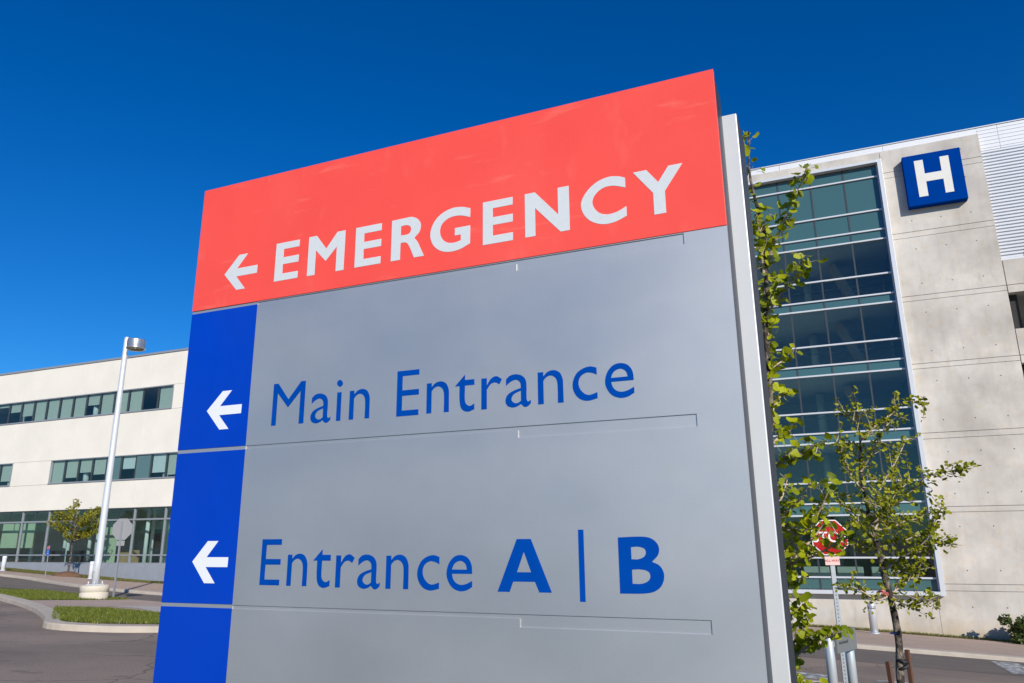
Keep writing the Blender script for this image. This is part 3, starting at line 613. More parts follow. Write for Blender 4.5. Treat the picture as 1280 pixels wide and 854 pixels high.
for a, b in zip(HZ, HZ[1:]):
    h = b-a; sp = (h < .5) or a > 14.3
    for x1, x0 in zip(MXs, MXs[1:]):
        box('glass_pane', x0+.02, x1-.02, GY+.0, GY+.02, a+.02, b-.02, M['spandrel'] if sp else M['glass'], tower)
# rooms behind the glass
box('interior_wall', GX0-.1, CX0-.05, TY+7, TY+7.2, -.6, 17.7, M['interior'], tower)
box('interior_wall', GX0-.3, GX0-.1, TY+.25, TY+7, -.6, 17.7, M['interior'], tower)
for a, b in [(-.55, .02), (2.5, 2.97), (5.43, 5.86), (8.33, 8.76), (11.24, 11.64), (14.12, 14.56)]:
    box('floor_slab', GX0-.1, CX0-.05, TY+.06, TY+7, a+.03, b-.03, M['interior'], tower)
    if a > 14: break
    for cx in (-3.6, -.2):
        V_, F_ = lathe_geo([(.2, 0), (.2, 2.45)], 14); mobj('column', V_, F_, M['interior'], tower, (cx, TY+4.2, b-.03), True)
    # stair flight seen through the glass
    x0, z0, x1, z1 = .95, b+2.3, 1.75, b+.5
    d = Vector((x1-x0, 0, z1-z0)); n = Vector((d.z, 0, -d.x)).normalized()*.14
    V_ = []
    for yy in (TY+2.0, TY+3.0):
        for p in ((x0, z0), (x1, z1)):
            for s in (-1, 1): V_.append((p[0]+n.x*s, yy, p[1]+n.z*s))
    mobj('stair_flight', V_, [(0, 1, 3, 2), (4, 6, 7, 5), (0, 4, 5, 1), (2, 3, 7, 6), (0, 2, 6, 4), (1, 5, 7, 3)], M['wood'], tower)
    box('handrail', GX0, GX1-.05, TY+.9, TY+.93, b+.75, b+.78, M['mull_dark'], tower)
for kx in range(3):
    box('bench', -1.6+kx*1.3, -.6+kx*1.3, TY+1.0, TY+1.5, -.0, .45, M['interior'], tower, .03)
# roof edge
for kx in range(8):
    x0 = -14+kx*4.4
    if x0 < 20:
        x1 = min(x0+4.4, 21)
        low = 17.52 if x1 > 7.3 else 18.0
        if x0 < 7.24 < x1:
            box('fascia_panel', x0+.006, 7.24, TY+.24, TY+.34, 18.0, 18.62, M['white_metal'], tower, .004)
            box('fascia_panel', 7.246, x1-.006, TY+.24, TY+.34, 17.52, 18.62, M['white_metal'], tower, .004)
        else: box('fascia_panel', x0+.006, x1-.006, TY+.24, TY+.34, low, 18.62, M['white_metal'], tower, .004)
box('coping', -14, 21, TY+.20, TY+.5, 18.623, 18.67, M['frame'], tower, .01)
box('roof', -14, 21, TY+.36, TY+20, 17.8, 18.3, M['interior'], tower)
box('side_wall', -14, -13.7, TY+.3, TY+20, -3.2, 17.79, M['concrete'], tower)
box('rear_wall', -13.69, 21, TY+19.7, TY+19.99, -3.6, 17.79, M['concrete'], tower)

# H sign on the tower
hsign = empty('hospital_sign', (5.3, 33.9, 15.25), 'blue square box sign with white letter H mounted high on concrete wall', 'sign')
box('sign_box', 4.205, 6.41, 33.72, 34.095, 15.25, 17.60, M['h_blue'], hsign, .02)
hl = [(4.640, 17.315), (4.980, 17.315), (4.980, 16.66), (5.615, 16.66), (5.615, 17.315), (5.948, 17.315), (5.948, 15.635), (5.630, 15.635), (5.630, 16.29), (4.985, 16.29), (4.985, 15.625), (4.645, 15.625)]
put(bpy.data.objects.new('letter', flat_shape('letter', [hl], M['h_white'], .006)), hsign, (0, 33.713, 0))

# ------------------------------------------------------------------ parking structure beside the tower
gar = empty('parking_structure', (14, TY+8, -2.8), 'parking structure of concrete spandrels with corrugated white siding above', 'building')
PX0, PX1 = 7.262, 21
pr = []; z = 12.62; y0 = TY+.26
while z < 17.5:
    pr += [(y0+.03, z), (y0-.03, z+.012), (y0-.03, z+.085), (y0+.03, z+.125)]; z += .145
V_, F_ = [], []
for (yy, zz) in pr: V_ += [(PX0, yy, zz), (PX1, yy, zz)]
for i in range(len(pr)-1): F_.append((2*i, 2*i+1, 2*i+3, 2*i+2))
mobj('siding', V_, F_, M['siding'], gar)
box('siding_base', PX0, PX1, TY+.18, TY+.3, 12.52, 12.61, M['frame'], gar, .004)
for kx in range(6): box('fascia_rib', 7.25, 21, TY+.225, TY+.238, 17.62+kx*.17, 17.64+kx*.17, M['white_metal'], gar)
for (a, b) in JT[2:]:
    for x0, x1 in ((7.262, 12.9), (12.9, 21)):
        box('concrete_panel', x0, x1-.02, TY+.02, TY+.25, a+.012, a+1.08, M['concrete'], gar, .008)
        box('concrete_panel', x0, x1-.02, TY+.012, TY+.4, b-.10, a-.012, M['concrete'], gar, .006)
    box('floor_slab', 7.262, 21, TY+.41, TY+19, b-.1, a-.02, M['interior'], gar)
    box('column', 13.6, 14.2, TY+.45, TY+1.1, b-2.6, b-.1, M['concrete'], gar)
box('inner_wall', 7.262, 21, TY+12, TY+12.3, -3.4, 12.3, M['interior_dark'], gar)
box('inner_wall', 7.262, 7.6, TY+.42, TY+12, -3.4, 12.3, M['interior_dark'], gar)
# unseen slab added right of the view, shaped to cast shade on the siding
V_ = []
for xx in (11.0, 11.3):
    V_ += [(xx, TY, -3.4), (xx, TY-3.5, -3.4), (xx, TY-3.45, 13.9), (xx, TY-2.1, 16.8), (xx, TY, 17.2)]
mobj('added_shade_wall', V_, [(0, 1, 2, 3, 4), (9, 8, 7, 6, 5)] + [(i, i+5, (i+1) % 5+5, (i+1) % 5) for i in range(5)], M['concrete'], gar)

# ------------------------------------------------------------------ cream building
LB = empty('office_building', (-41, TY+6, -.6), 'cream precast building with ribbon windows and glazed ground floor', 'building')
BX0, BX1 = -60.0, -22.0
LJ = .014
def lpanel(x0, x1, z0, z1): return box('wall_panel', x0+LJ/2, x1-LJ/2, TY, TY+.25, z0+LJ/2, z1-LJ/2, M['cream'], LB, .006)
box('backing_wall', BX0+.05, BX1-.05, TY+.04, TY+.24, 3.85, 5.3, M['joint'], LB); box('backing_wall', BX0+.05, BX1-.05, TY+.04, TY+.24, 7.2, 9.6, M['joint'], LB)
box('backing_wall', BX0+.05, BX1-.05, TY+.04, TY+.24, 11.45, 13.3, M['joint'], LB)
VJ = [-58.0, -51.9, -45.8, -39.75, -33.6, -27.6]
cuts = [BX0]+VJ+[BX1]
for z0, z1 in ((3.76, 5.44), (7.02, 9.74), (11.30, 13.42)):
    for x0, x1 in zip(cuts, cuts[1:]): lpanel(x0, x1, z0, z1)
W1 = (-58.25, -37.6, 9.80, 11.27); W2a = (-59.5, -51.7, 5.50, 7.0); W2b = (-47.82, -26.0, 5.50, 7.0)
for x0, x1 in ((BX0, W1[0]-.04), (W1[1]+.04, -33.6), (-33.6, -27.6), (-27.6, BX1)): lpanel(x0, x1, 9.74, 11.30)
for x0, x1 in ((BX0, W2a[0]-.04), (W2a[1]+.04, W2b[0]-.04), (W2b[1]+.04, BX1)): lpanel(x0, x1, 5.44, 7.02)
box('coping', BX0, BX1, TY-.06, TY+.35, 13.425, 13.56, M['grey_metal'], LB, .015)
def ribbon(W, n, blinds, cols):
    x0, x1, z0, z1 = W
    fr = [(x0-.03, x1+.03, TY-.05, TY+.2, z0-.055, z0+.03), (x0-.03, x1+.03, TY-.02, TY+.2, z1-.03, z1+.025),
          (x0-.03, x0+.04, TY-.019, TY+.2, z0+.031, z1-.031), (x1-.04, x1+.03, TY-.019, TY+.2, z0+.031, z1-.031)]
    V_, F_ = boxes_geo(fr); w = mobj('window', V_, F_, M['grey_metal'], LB)
    px = (x1-x0)/n
    for k in range(n):
        xa, xb = x0+k*px, x0+(k+1)*px
        if k: box('mullion', xa-.04, xa+.04, TY+.03, TY+.12, z0+.032, z1-.032, M['mull_dark'], w)
        kind = blinds[k % len(blinds)]
        if kind == 's':
            box('pane', xa+.035, xb-.035, TY+.06, TY+.08, z0+.03, z1-.03, M['spandrel_l'], w); continue
        box('pane', xa+.035, xb-.035, TY+.06, TY+.075, z0+.03, z1-.03, M['glass_l'], w)
        if kind > 0:
            box('blind', xa+.06, xb-.06, TY+.16, TY+.17, z1-.03-(z1-z0-.06)*min(kind, 1), z1-.03, M['blind_b'] if kind in (.55, .78) else M['blind'], w)
    for cxx in cols:
        V_, F_ = lathe_geo([(.18, 0), (.18, z1-z0+.6)], 12); mobj('column', V_, F_, M['blind_b'], LB, (cxx, TY+.5, z0-.3), True)
    return w
ribbon(W1, 16, [.2, .7, 1, .15, .45, .7, 1, 1, 1, 1, .5, 1, 1, 1, 0, 1], (-52.2, -44.9, -38.2))
ribbon(W2a, 6, [1, .7, 1, 0, 1, .8], (-52.4,))
ribbon(W2b, 17, [1, .8, .6, .72, 's', .55, 's', .78, .9, 1, 1, .8, 1, .5, 1, 's', 1], (-45.0, -38))
# rooms
for z0, z1 in ((-.7, .38), (3.9, 5.2), (7.25, 9.5), (11.5, 13.2)):
    box('floor_slab', BX0+.31, BX1-.31, TY+.255, TY+8, z0, z1, M['interior'], LB)
box('inner_wall', BX0+.31, BX1-.31, TY+7.5, TY+7.7, .38, 13.3, M['interior'], LB)
box('roof', BX0+.01, BX1-.01, TY+.36, TY+16.01, 13.21, 13.4, M['interior'], LB)
box('side_wall', BX1-.3, BX1-.01, TY+.256, TY+16, -1.6, 13.2, M['cream'], LB); box('side_wall', BX0+.01, BX0+.3, TY+.256, TY+16, -1, 13.2, M['cream'], LB)
box('rear_wall', BX0+.305, BX1-.305, TY+15.7, TY+15.99, -1.6, 13.2, M['cream'], LB)
# ground floor glazing
box('base_wall', BX0, BX1, TY+.0, TY+.24, -2.2, .44, M['base_grey'], LB, .01)
sg = [-37.76-1.98+2.55*k for k in range(-8, 7)]
SF = TY+.10
for z, h in ((.475, .035), (.95, .04), (3.05, .05)):
    box('transom', BX0, BX1, SF-.05, SF+.07, z-h, z+h, M['grey_metal'], LB, .004)
box('soffit_strip', BX0, BX1, TY+.02, TY+.24, 3.70, 3.755, M['mull_dark'], LB)
for i, x in enumerate(sg):
    box('mullion', x-.05, x+.05, SF-.055, SF+.09, .515, 3.70, M['grey_metal'], LB, .004)
for i, x in enumerate(sg[:-1]):
    xn = x+2.55
    for (a, b) in ((.51, .91), (.99, 3.0)):
        box('glass_pane', x+.04, xn-.04, SF+.01, SF+.025, a-.01, b+.01, M['glass_l'], LB)
    for xx in (x, x+1.275): box('glass_pane', xx+.04, xx+1.275-.03, SF+.01, SF+.025, 3.09, 3.70, M['glass_l'], LB)
    box('mullion', x+1.275-.02, x+1.275+.02, SF, SF+.05, 3.1, 3.70, M['mull_dark'], LB)
M['pale_green'] = mat('pale_green_wall', (0.58, 0.66, 0.46), 0.9, noise=0.05, nscale=3)
for (x0, x1, y, z0, z1) in ((-53.2, -51.6, 1.0, 1.4, 3.0), (-51.2, -50.0, 1.0, 1.4, 3.0), (-44.2, -42.9, 1.6, .4, 3.0), (-38.6, -38.3, 1.4, .4, 2.9), (-37.2, -36.9, 1.4, .4, 2.9), (-38.6, -36.9, 1.5, 2.5, 3.0)):
    box('interior_panel', x0, x1, TY+y, TY+y+.08, z0, z1, M['pale_green'], LB)
for xx in (-52.6, -49.3, -47.9, -46.9, -45.2, -41.2, -39.9):
    V_, F_ = lathe_geo([(.12, 0), (.12, 3.5)], 12); mobj('column', V_, F_, M['blind_b'], LB, (xx, TY+1.3+(int(xx*10) % 3)*.8, .38), True)
box('display_board', -41.9, -40.7, TY+3.0, TY+3.1, 1.3, 2.5, M['interior_dark'], LB); box('desk', -50.2, -47, TY+2.0, TY+2.7, .38, 1.2, M['interior_dark'], LB, .02); box('desk', -45, -43, TY+3.0, TY+3.7, .38, 1.2, M['wood'], LB, .02)

# ------------------------------------------------------------------ lamp post
lz = gz(-23.8, 19.2)+.115
lamp = empty('lamp_post', (-23.8, 19.2, lz), 'tall silver lamp post on round concrete footing with drum light', 'lamp post')
lathe('footing', [(.44, -.1), (.45, .02), (.45, .20), (.43, .215), (.43, .235), (.455, .255), (.455, .40), (.44, .43), (.40, .45), (.38, .455)], M['walk_light'], lamp, (0, 0, 0), 28, True)
M['footing'] = mat('footing_concrete', (0.62, 0.55, 0.44), 0.9, noise=0.08, nscale=6, bump=0.2, bscale=50)
lamp.children[0].data.materials[0] = M['footing']
box('base_plate', -.2, .2, -.2, .2, .456, .485, M['pole'], lamp, .006, True)
for sx in (-1, 1):
    for sy in (-1, 1): lathe('anchor_bolt', [(.025, .485), (.025, .56), (.018, .57)], M['pole'], lamp, (sx*.15, sy*.15, 0), 8, True)
lathe('pole', [(.125, .485), (.118, 1.2), (.088, 9.2), (.08, 9.26), (.05, 9.3)], M['pole'], lamp, (0, 0, 0), 20, True)
box('hand_hole_cover', -.05, .05, -.14, -.1, .9, 1.2, M['pole'], lamp, .01, True)
arm = mobj('arm', *boxes_geo([(.06, .3, -.04, .04, 8.86, 8.98)]), M['pole'], lamp, (0, 0, 0), False, True)
lathe('lamp_head', [(.25, 8.76), (.325, 8.78), (.335, 8.81), (.32, 8.83), (.32, 9.10), (.31, 9.13), (.16, 9.15)], M['lamp_metal'], lamp, (.52, 0, 0), 28, True)
lathe('lens', [(.29, 8.755), (.24, 8.73), (.08, 8.715)], M['lens'], lamp, (.52, 0, 0), 24, True)

# ------------------------------------------------------------------ stop signs
OCT = [(.5/math.cos(math.pi/8)*math.cos(math.pi/8+k*math.pi/4), .5/math.cos(math.pi/8)*math.sin(math.pi/8+k*math.pi/4)) for k in range(8)]
def stop_sign(x, y, rz, h, label, size=.75):
    z = gz(x, y)+.05
    s = empty('stop_sign', (x, y, z), label, 'stop sign', None, rz); s.rotation_euler = (0, 0, rz); q = size/.75
    # perforated square post: two flanges with a row of punched holes between
    mobj('post', *boxes_geo([(-.030, .030, .012, .055, -.2, h+size*.36)]), M['galv'], s, (0, 0, 0), False, True)
    hv = []; zz = .1
    while zz < h-.65: hv.append((-.006, .006, .009, .0119, zz, zz+.012)); zz += .05
    o = mobj('post_hole', *boxes_geo(hv), M['dark'], s, (0, 0, 0), False, True); o['kind'] = 'stuff'
    S = size
    pl = put(bpy.data.objects.new('plate', flat_shape('plate', [[(p[0]*S, p[1]*S) for p in OCT]], M['sign_back'], .002)), s, (0, .004, h), True)
    put(bpy.data.objects.new('border', flat_shape('border', [[(p[0]*S, p[1]*S) for p in OCT]], M['stop_white'], .0008)), pl, (0, -.004, 0), True)
    put(bpy.data.objects.new('red_field', flat_shape('red_field', [[(p[0]*S*.945, p[1]*S*.945) for p in OCT]], M['stop_red'], .0008)), pl, (0, -.006, 0), True)
    put(bpy.data.objects.new('lettering', text_mesh('STOP', .31*q, M['stop_white'], .0008)), pl, (0, -.008, 0), True)
    tb = mobj('tab', *boxes_geo([(-.15*q, .15*q, .002, .006, h-.58*q, h-.40*q)]), M['sign_back'], s, (0, 0, 0), False, True)
    mobj('tab_face', *boxes_geo([(-.15*q, .15*q, .0, .002, h-.58*q, h-.40*q)]), M['pink'], tb, (0, 0, 0), False, True)
    put(bpy.data.objects.new('lettering', text_mesh('ALL-WAY', .072*q, M['stop_red'], .0008)), tb, (0, -.001, h-.49*q), True)
    return s
sz = 1.61-(gz(-.155, 12.2)+.05)
stop_sign(-.155, 12.2, R(14), sz, 'red octagonal STOP sign with ALL-WAY tab behind sapling leaves', .50)
stop_sign(-23.9, 20.1, R(196), 2.12-gz(-23.9, 20.1)-.05, 'grey back of octagonal stop sign beside the lamp post')

# ------------------------------------------------------------------ low wayfinding sign
wz = gz(-.1, 10)+.1
way = empty('wayfinding_sign', (-.12, 10.0, wz), 'low grey panel sign between two silver tube posts', 'sign')
PA, PB = Vector((-.26, 9.75)), Vector((-.055, 10.25))
for p, zt in ((PA, .585), (PB, .50)):
    lathe('post', [(.052, -.1), (.052, zt-wz), (.045, zt-wz+.012), (.0, zt-wz+.014)], M['chrome'], way, (p.x, p.y, wz), 20)
d = (PB-PA); L = d.length; n = Vector((-d.y, d.x)).normalized(); pn = mobj('panel', *boxes_geo([(.03, L+.045, -.012, .012, 0, .235)]), M['way_grey'], way, (PA.x+.06, PA.y-.06, .345))
pn.rotation_euler = (0, 0, math.atan2(d.y, d.x))
for r_, (z0, k0) in enumerate(((.09, 9), (.185, 3))):
    mk = []; random.seed(r_+3); xx = .10 if r_ == 0 else .36
    for q in range(k0):
        w = random.uniform(.012, .024); mk.append((xx, xx+w, -.0135, -.0122, z0, z0+random.uniform(.02, .036))); xx += w+.01
    mobj('faded_mark', *boxes_geo(mk), M['interior_dark'], pn, (0, 0, 0), False, True)

# ------------------------------------------------------------------ bike hoop, bollards, small sign
hz_ = gz(-1.1, 14.0)
pts = []
for (cx, cz, a0) in ((.13, .60, 0), (-.13, .60, 90), (-.13, .12, 180), (.13, .12, 270)):
    for k in range(6):
        a = R(a0+k*18); pts.append((cx+.12*math.cos(a), 0, cz+.12*math.sin(a)))
pts.append(pts[0])
hoop = empty('bike_rack', (-1.22, 14.0, hz_+.1), 'white bent tube bike hoop partly hidden behind the grey sign post', 'bike rack')
hp = mobj('hoop', *tube_geo(pts, .028, 10), M['white_metal'], hoop, (0, 0, .08), True, True)
mobj('foot', *boxes_geo([(-.16, .16, -.06, .06, -.02, .10)]), M['white_metal'], hoop, (0, 0, 0), False, True)
def bollard(x, y, h, r, m, label):
    z = gz(x, y)+.112; b = empty('bollard', (x, y, z), label, 'bollard')
    lathe('tube', [(r, -.1), (r, h-.04), (r*.95, h-.01), (r*.6, h)], m, b, (0, 0, 0), 20, True)
    lathe('band', [(r+.004, h*.80), (r+.004, h*.90)], M['grey_metal'] if m is M['chrome'] else M['white_metal'], b, (0, 0, 0), 20, True)
    lathe('collar', [(r+.05, 0), (r+.05, .02), (r, .03)], m, b, (0, 0, 0), 20, True)
bollard(.74, 31.8, 1.06, .135, M['chrome'], 'brushed metal bollard on pavement before the concrete wall')
bollard(-47.4, 31.7, .86, .12, M['white_metal'], 'white bollard on the pavement left of the blue parking sign')
bollard(-39.75, 31.7, .95, .12, M['white_metal'], 'white bollard standing behind the lamp post')
ss = empty('parking_sign', (-41.5, 30.2, gz(-41.5, 30.2)+.112), 'small blue and red sign on thin post by the pavement', 'sign', None, R(-14))
sgz = gz(-41.5, 30.2)+.112
mobj('post', *boxes_geo([(-.025, .025, -.02, .02, -.1, 1.55-sgz)]), M['galv'], ss, (0, 0, 0), False, True)
pl = mobj('plate', *boxes_geo([(-.17, .17, -.03, -.022, 1.02-sgz, 1.50-sgz)]), M['small_blue'], ss, (0, 0, 0), False, True)
mobj('red_header', *boxes_geo([(-.17, .17, -.033, -.0302, 1.36-sgz, 1.50-sgz)]), M['ribbon'], pl, (0, 0, 0), False, True)
mobj('mark', *boxes_geo([(-.06, .06, -.033, -.0302, 1.23-sgz, 1.26-sgz), (-.08, .08, -.033, -.0302, 1.10-sgz, 1.14-sgz)]), M['stop_white'], pl, (0, 0, 0), False, True)

# ------------------------------------------------------------------ trees
NEAR_BR= [[(-0.345, 4.2, 1.735), (-0.299, 4.2, 2.066), (-0.268, 4.2, 2.401), (-0.265, 4.2, 2.526), (-0.255, 4.2, 2.77), (-0.214, 4.2, 3.214), (-0.246, 4.2, 3.493), (-0.262, 4.2, 3.674), (-0.244, 4.2, 3.932)], [(-0.225, 4.2, 3.095), (-0.144, 4.15, 3.232), (-0.074, 4.1, 3.357), (-0.019, 4.05, 3.43), (0.055, 4.0, 3.53)], [(-0.24, 4.2, 3.026), (-0.238, 4.125, 3.214), (-0.237, 4.05, 3.328)], [(-0.256, 4.2, 2.761), (-0.197, 4.15, 2.85), (-0.126, 4.1, 2.907), (-0.049, 4.05, 2.97), (0.008, 4.0, 3.003)], [(-0.251, 4.2, 2.678), (-0.261, 4.267, 2.812), (-0.228, 4.333, 2.947), (-0.185, 4.4, 3.084)], [(-0.271, 4.2, 2.455), (-0.218, 4.25, 2.527), (-0.178, 4.3, 2.547)], [(-0.283, 4.2, 2.236), (-0.237, 4.25, 2.328), (-0.203, 4.3, 2.378)], [(-0.318, 4.2, 1.941), (-0.25, 4.138, 1.978), (-0.179, 4.075, 1.993), (-0.105, 4.013, 2.027), (-0.012, 3.95, 2.059)], [(-0.299, 4.2, 2.066), (-0.246, 4.3, 2.139), (-0.196, 4.4, 2.17)], [(-0.337, 4.2, 1.654), (-0.282, 4.15, 1.696), (-0.216, 4.1, 1.753), (-0.156, 4.05, 1.796), (-0.114, 4.0, 1.866)], [(-0.288, 4.2, 1.673), (-0.19, 4.15, 1.62), (-0.096, 4.1, 1.715), (-0.04, 4.05, 1.812), (-0.013, 4.0, 1.858)], [(-0.359, 4.2, 1.416), (-0.261, 4.14, 1.465), (-0.199, 4.08, 1.494), (-0.129, 4.02, 1.518), (-0.044, 3.96, 1.566), (0.024, 3.9, 1.62)], [(-0.265, 4.2, 1.463), (-0.191, 4.25, 1.541), (-0.119, 4.3, 1.62), (-0.055, 4.35, 1.684)], [(-0.301, 4.2, 1.495), (-0.257, 4.25, 1.573), (-0.209, 4.3, 1.653)], [(-0.205, 4.2, 1.491), (-0.089, 4.233, 1.525), (-0.017, 4.267, 1.571), (0.039, 4.3, 1.602)], [(-0.348, 4.2, 0.998), (-0.285, 4.167, 1.09), (-0.241, 4.133, 1.136), (-0.214, 4.1, 1.173), (-0.214, 4.067, 1.231), (-0.219, 4.033, 1.278), (-0.172, 4.0, 1.306)], [(-0.338, 4.2, 0.98), (-0.273, 4.14, 1.043), (-0.203, 4.08, 1.1), (-0.158, 4.02, 1.141), (-0.103, 3.96, 1.157), (-0.048, 3.9, 1.186)], [(-0.358, 4.2, 1.299), (-0.29, 4.25, 1.356), (-0.227, 4.3, 1.397)], [(-0.313, 4.2, 1.735), (-0.263, 4.275, 1.818), (-0.235, 4.35, 1.906)], [(-0.328, 4.2, 0.817), (-0.29, 4.2, 0.899), (-0.279, 4.2, 0.943)], [(-0.254, 4.2, 0.822), (-0.222, 4.2, 0.889), (-0.203, 4.2, 0.926)], [(-0.349, 4.2, 1.185), (-0.299, 4.2, 1.232), (-0.264, 4.2, 1.207)]]
FAR_BR= [[(0.318, 7.3, 0.456), (0.342, 7.3, 0.736), (0.339, 7.3, 0.953), (0.322, 7.3, 1.148), (0.298, 7.3, 1.302), (0.28, 7.3, 1.503), (0.248, 7.3, 1.749), (0.223, 7.3, 2.022), (0.228, 7.3, 2.229), (0.249, 7.3, 2.46), (0.246, 7.3, 2.661), (0.244, 7.3, 2.923)], [(0.256, 7.3, 1.716), (0.357, 7.375, 2.008), (0.503, 7.45, 2.23), (0.589, 7.525, 2.374), (0.638, 7.6, 2.466)], [(0.244, 7.3, 1.716), (0.356, 7.263, 1.78), (0.451, 7.225, 1.869), (0.562, 7.188, 1.957), (0.651, 7.15, 2.024), (0.704, 7.112, 2.092), (0.801, 7.075, 2.105), (0.903, 7.037, 2.123), (0.986, 7.0, 2.111)], [(0.245, 7.3, 2.425), (0.357, 7.35, 2.538), (0.521, 7.4, 2.656), (0.668, 7.45, 2.775), (0.829, 7.5, 2.764)], [(0.3, 7.3, 1.315), (0.412, 7.23, 1.42), (0.523, 7.16, 1.485), (0.648, 7.09, 1.599), (0.732, 7.02, 1.766), (0.777, 6.95, 1.857)], [(0.533, 7.3, 1.483), (0.651, 7.2, 1.548), (0.796, 7.1, 1.548)], [(0.32, 7.3, 1.135), (0.444, 7.233, 1.061), (0.59, 7.167, 1.112), (0.655, 7.1, 1.058)], [(0.32, 7.3, 1.135), (0.43, 7.367, 1.21), (0.527, 7.433, 1.272), (0.574, 7.5, 1.218)], [(0.32, 7.3, 1.135), (0.223, 7.25, 1.099), (0.097, 7.2, 1.176), (0.008, 7.15, 1.209), (-0.08, 7.1, 1.192)], [(0.285, 7.3, 1.438), (0.187, 7.4, 1.529), (0.093, 7.5, 1.59), (0.033, 7.6, 1.633)], [(0.226, 7.3, 1.987), (0.16, 7.25, 2.089), (0.111, 7.2, 2.226), (0.062, 7.15, 2.362), (0.047, 7.1, 2.455)], [(0.237, 7.3, 1.817), (0.112, 7.383, 1.822), (0.026, 7.467, 1.932), (-0.029, 7.55, 2.045)], [(0.22, 7.3, 2.16), (0.309, 7.217, 2.287), (0.384, 7.133, 2.412), (0.455, 7.05, 2.52)], [(0.252, 7.3, 1.682), (0.38, 7.417, 1.668), (0.521, 7.533, 1.736), (0.671, 7.65, 1.763)], [(0.278, 7.3, 1.484), (0.375, 7.367, 1.548), (0.493, 7.433, 1.574), (0.616, 7.5, 1.626)], [(0.237, 7.3, 2.582), (0.188, 7.35, 2.665), (0.128, 7.4, 2.721)], [(0.241, 7.3, 2.618), (0.299, 7.25, 2.678), (0.323, 7.2, 2.619)], [(0.232, 7.3, 2.264), (0.157, 7.4, 2.384), (0.085, 7.5, 2.457)], [(0.271, 7.3, 1.582), (0.185, 7.125, 1.681), (0.116, 6.95, 1.744)], [(0.261, 7.3, 1.649), (0.367, 7.417, 1.818), (0.503, 7.533, 1.991), (0.639, 7.65, 2.099)], [(0.282, 7.3, 1.418), (0.387, 7.4, 1.337), (0.525, 7.5, 1.308), (0.616, 7.6, 1.378)], [(0.236, 7.3, 1.919), (0.329, 7.125, 1.862), (0.426, 6.95, 1.751)]]
def leaf_mesh(name, m, seed):
    """fan-shaped ginkgo leaf, notched and slightly cupped, unit radius"""
    r_ = random.Random(seed); V_ = [(0, 0, 0)]; n = 9; sp = r_.uniform(1.25, 1.5)
    for k in range(n):
        u = k/(n-1)*2-1; a = u*sp; rad = (1.0 - .30*abs(u)**2.5) * (r_.uniform(.78, .92) if k == n//2 else r_.uniform(.96, 1.04))
        V_.append((rad*math.sin(a), rad*math.cos(a), .30*abs(u)**1.6 + r_.uniform(-.03, .03)-.15*rad))
    return V_, [(0, k+1, k+2)[::-1] for k in range(n-1)]
LV = [leaf_mesh('leaf', None, s) for s in range(4)]
def rand_rot(r_, updir=0.55):
    """random orientation whose face normal leans upward/towards the light"""
    nrm = Vector((r_.gauss(.25, .6), r_.gauss(-.35, .6), r_.gauss(updir, .55))).normalized()
    t = nrm.cross(Vector((r_.gauss(0, 1), r_.gauss(0, 1), r_.gauss(-.3, 1)))).normalized(); b = nrm.cross(t)
    return Matrix((t, b, nrm)).transposed()
def along(pts, step):
    out = []; acc = 0
    P = [Vector(p) for p in pts]
    for a, b in zip(P, P[1:]):
        L_ = (b-a).length; d_ = (b-a)/max(L_, 1e-6); s = step-acc
        while s < L_: out.append((a+d_*s, d_)); s += step
        acc = (acc+L_) % step
    return out
def smooth3(pts, sub=4):
    P = [Vector(p) for p in pts]; out = []
    for i in range(len(P)-1):
        p0, p1, p2, p3 = P[max(i-1, 0)], P[i], P[i+1], P[min(i+2, len(P)-1)]
        for s in range(sub):
            t = s/sub; out.append(.5*((2*p1)+(p2-p0)*t+(2*p0-5*p1+4*p2-p3)*t*t+(3*p1-p0-3*p2+p3)*t**3))
    out.append(P[-1]); return out
def spur_leaves(r_, pts, step, nlo, nhi, size, pet, skip=0.0, jitter=1.0):
    L_ = []
    for p, d_ in along(pts, step):
        if r_.random() < skip: continue
        for q in range(r_.randint(nlo, nhi)):
            v = Vector((r_.gauss(0, 1), r_.gauss(0, 1), r_.gauss(.25, .8))).normalized()
            c = p+v*pet*r_.uniform(.3, 1.25)*jitter; L_.append((c, size*r_.uniform(.6, 1.2), p))
    return L_
def twigs(r_, pts, step, length, spread=.8):
    out = []
    for p, d_ in along(pts, step):
        v = (d_*.6+Vector((r_.gauss(0, spread), r_.gauss(0, spread), r_.gauss(.25, spread)))).normalized(); l = length*r_.uniform(.4, 1.2)
        out.append([p, p+v*l*.5+Vector((0, 0, .02*l)), p+v*l])
    return out
def build_leaves(r_, items, V_, F_):
    for c, s, p in items:
        lv, lf = LV[r_.randrange(4)]; m_ = rand_rot(r_); b = len(V_)
        for q in lv: V_.append(m_ @ Vector(q)*s + c)
        for f in lf: F_.append(tuple(b+i for i in f))

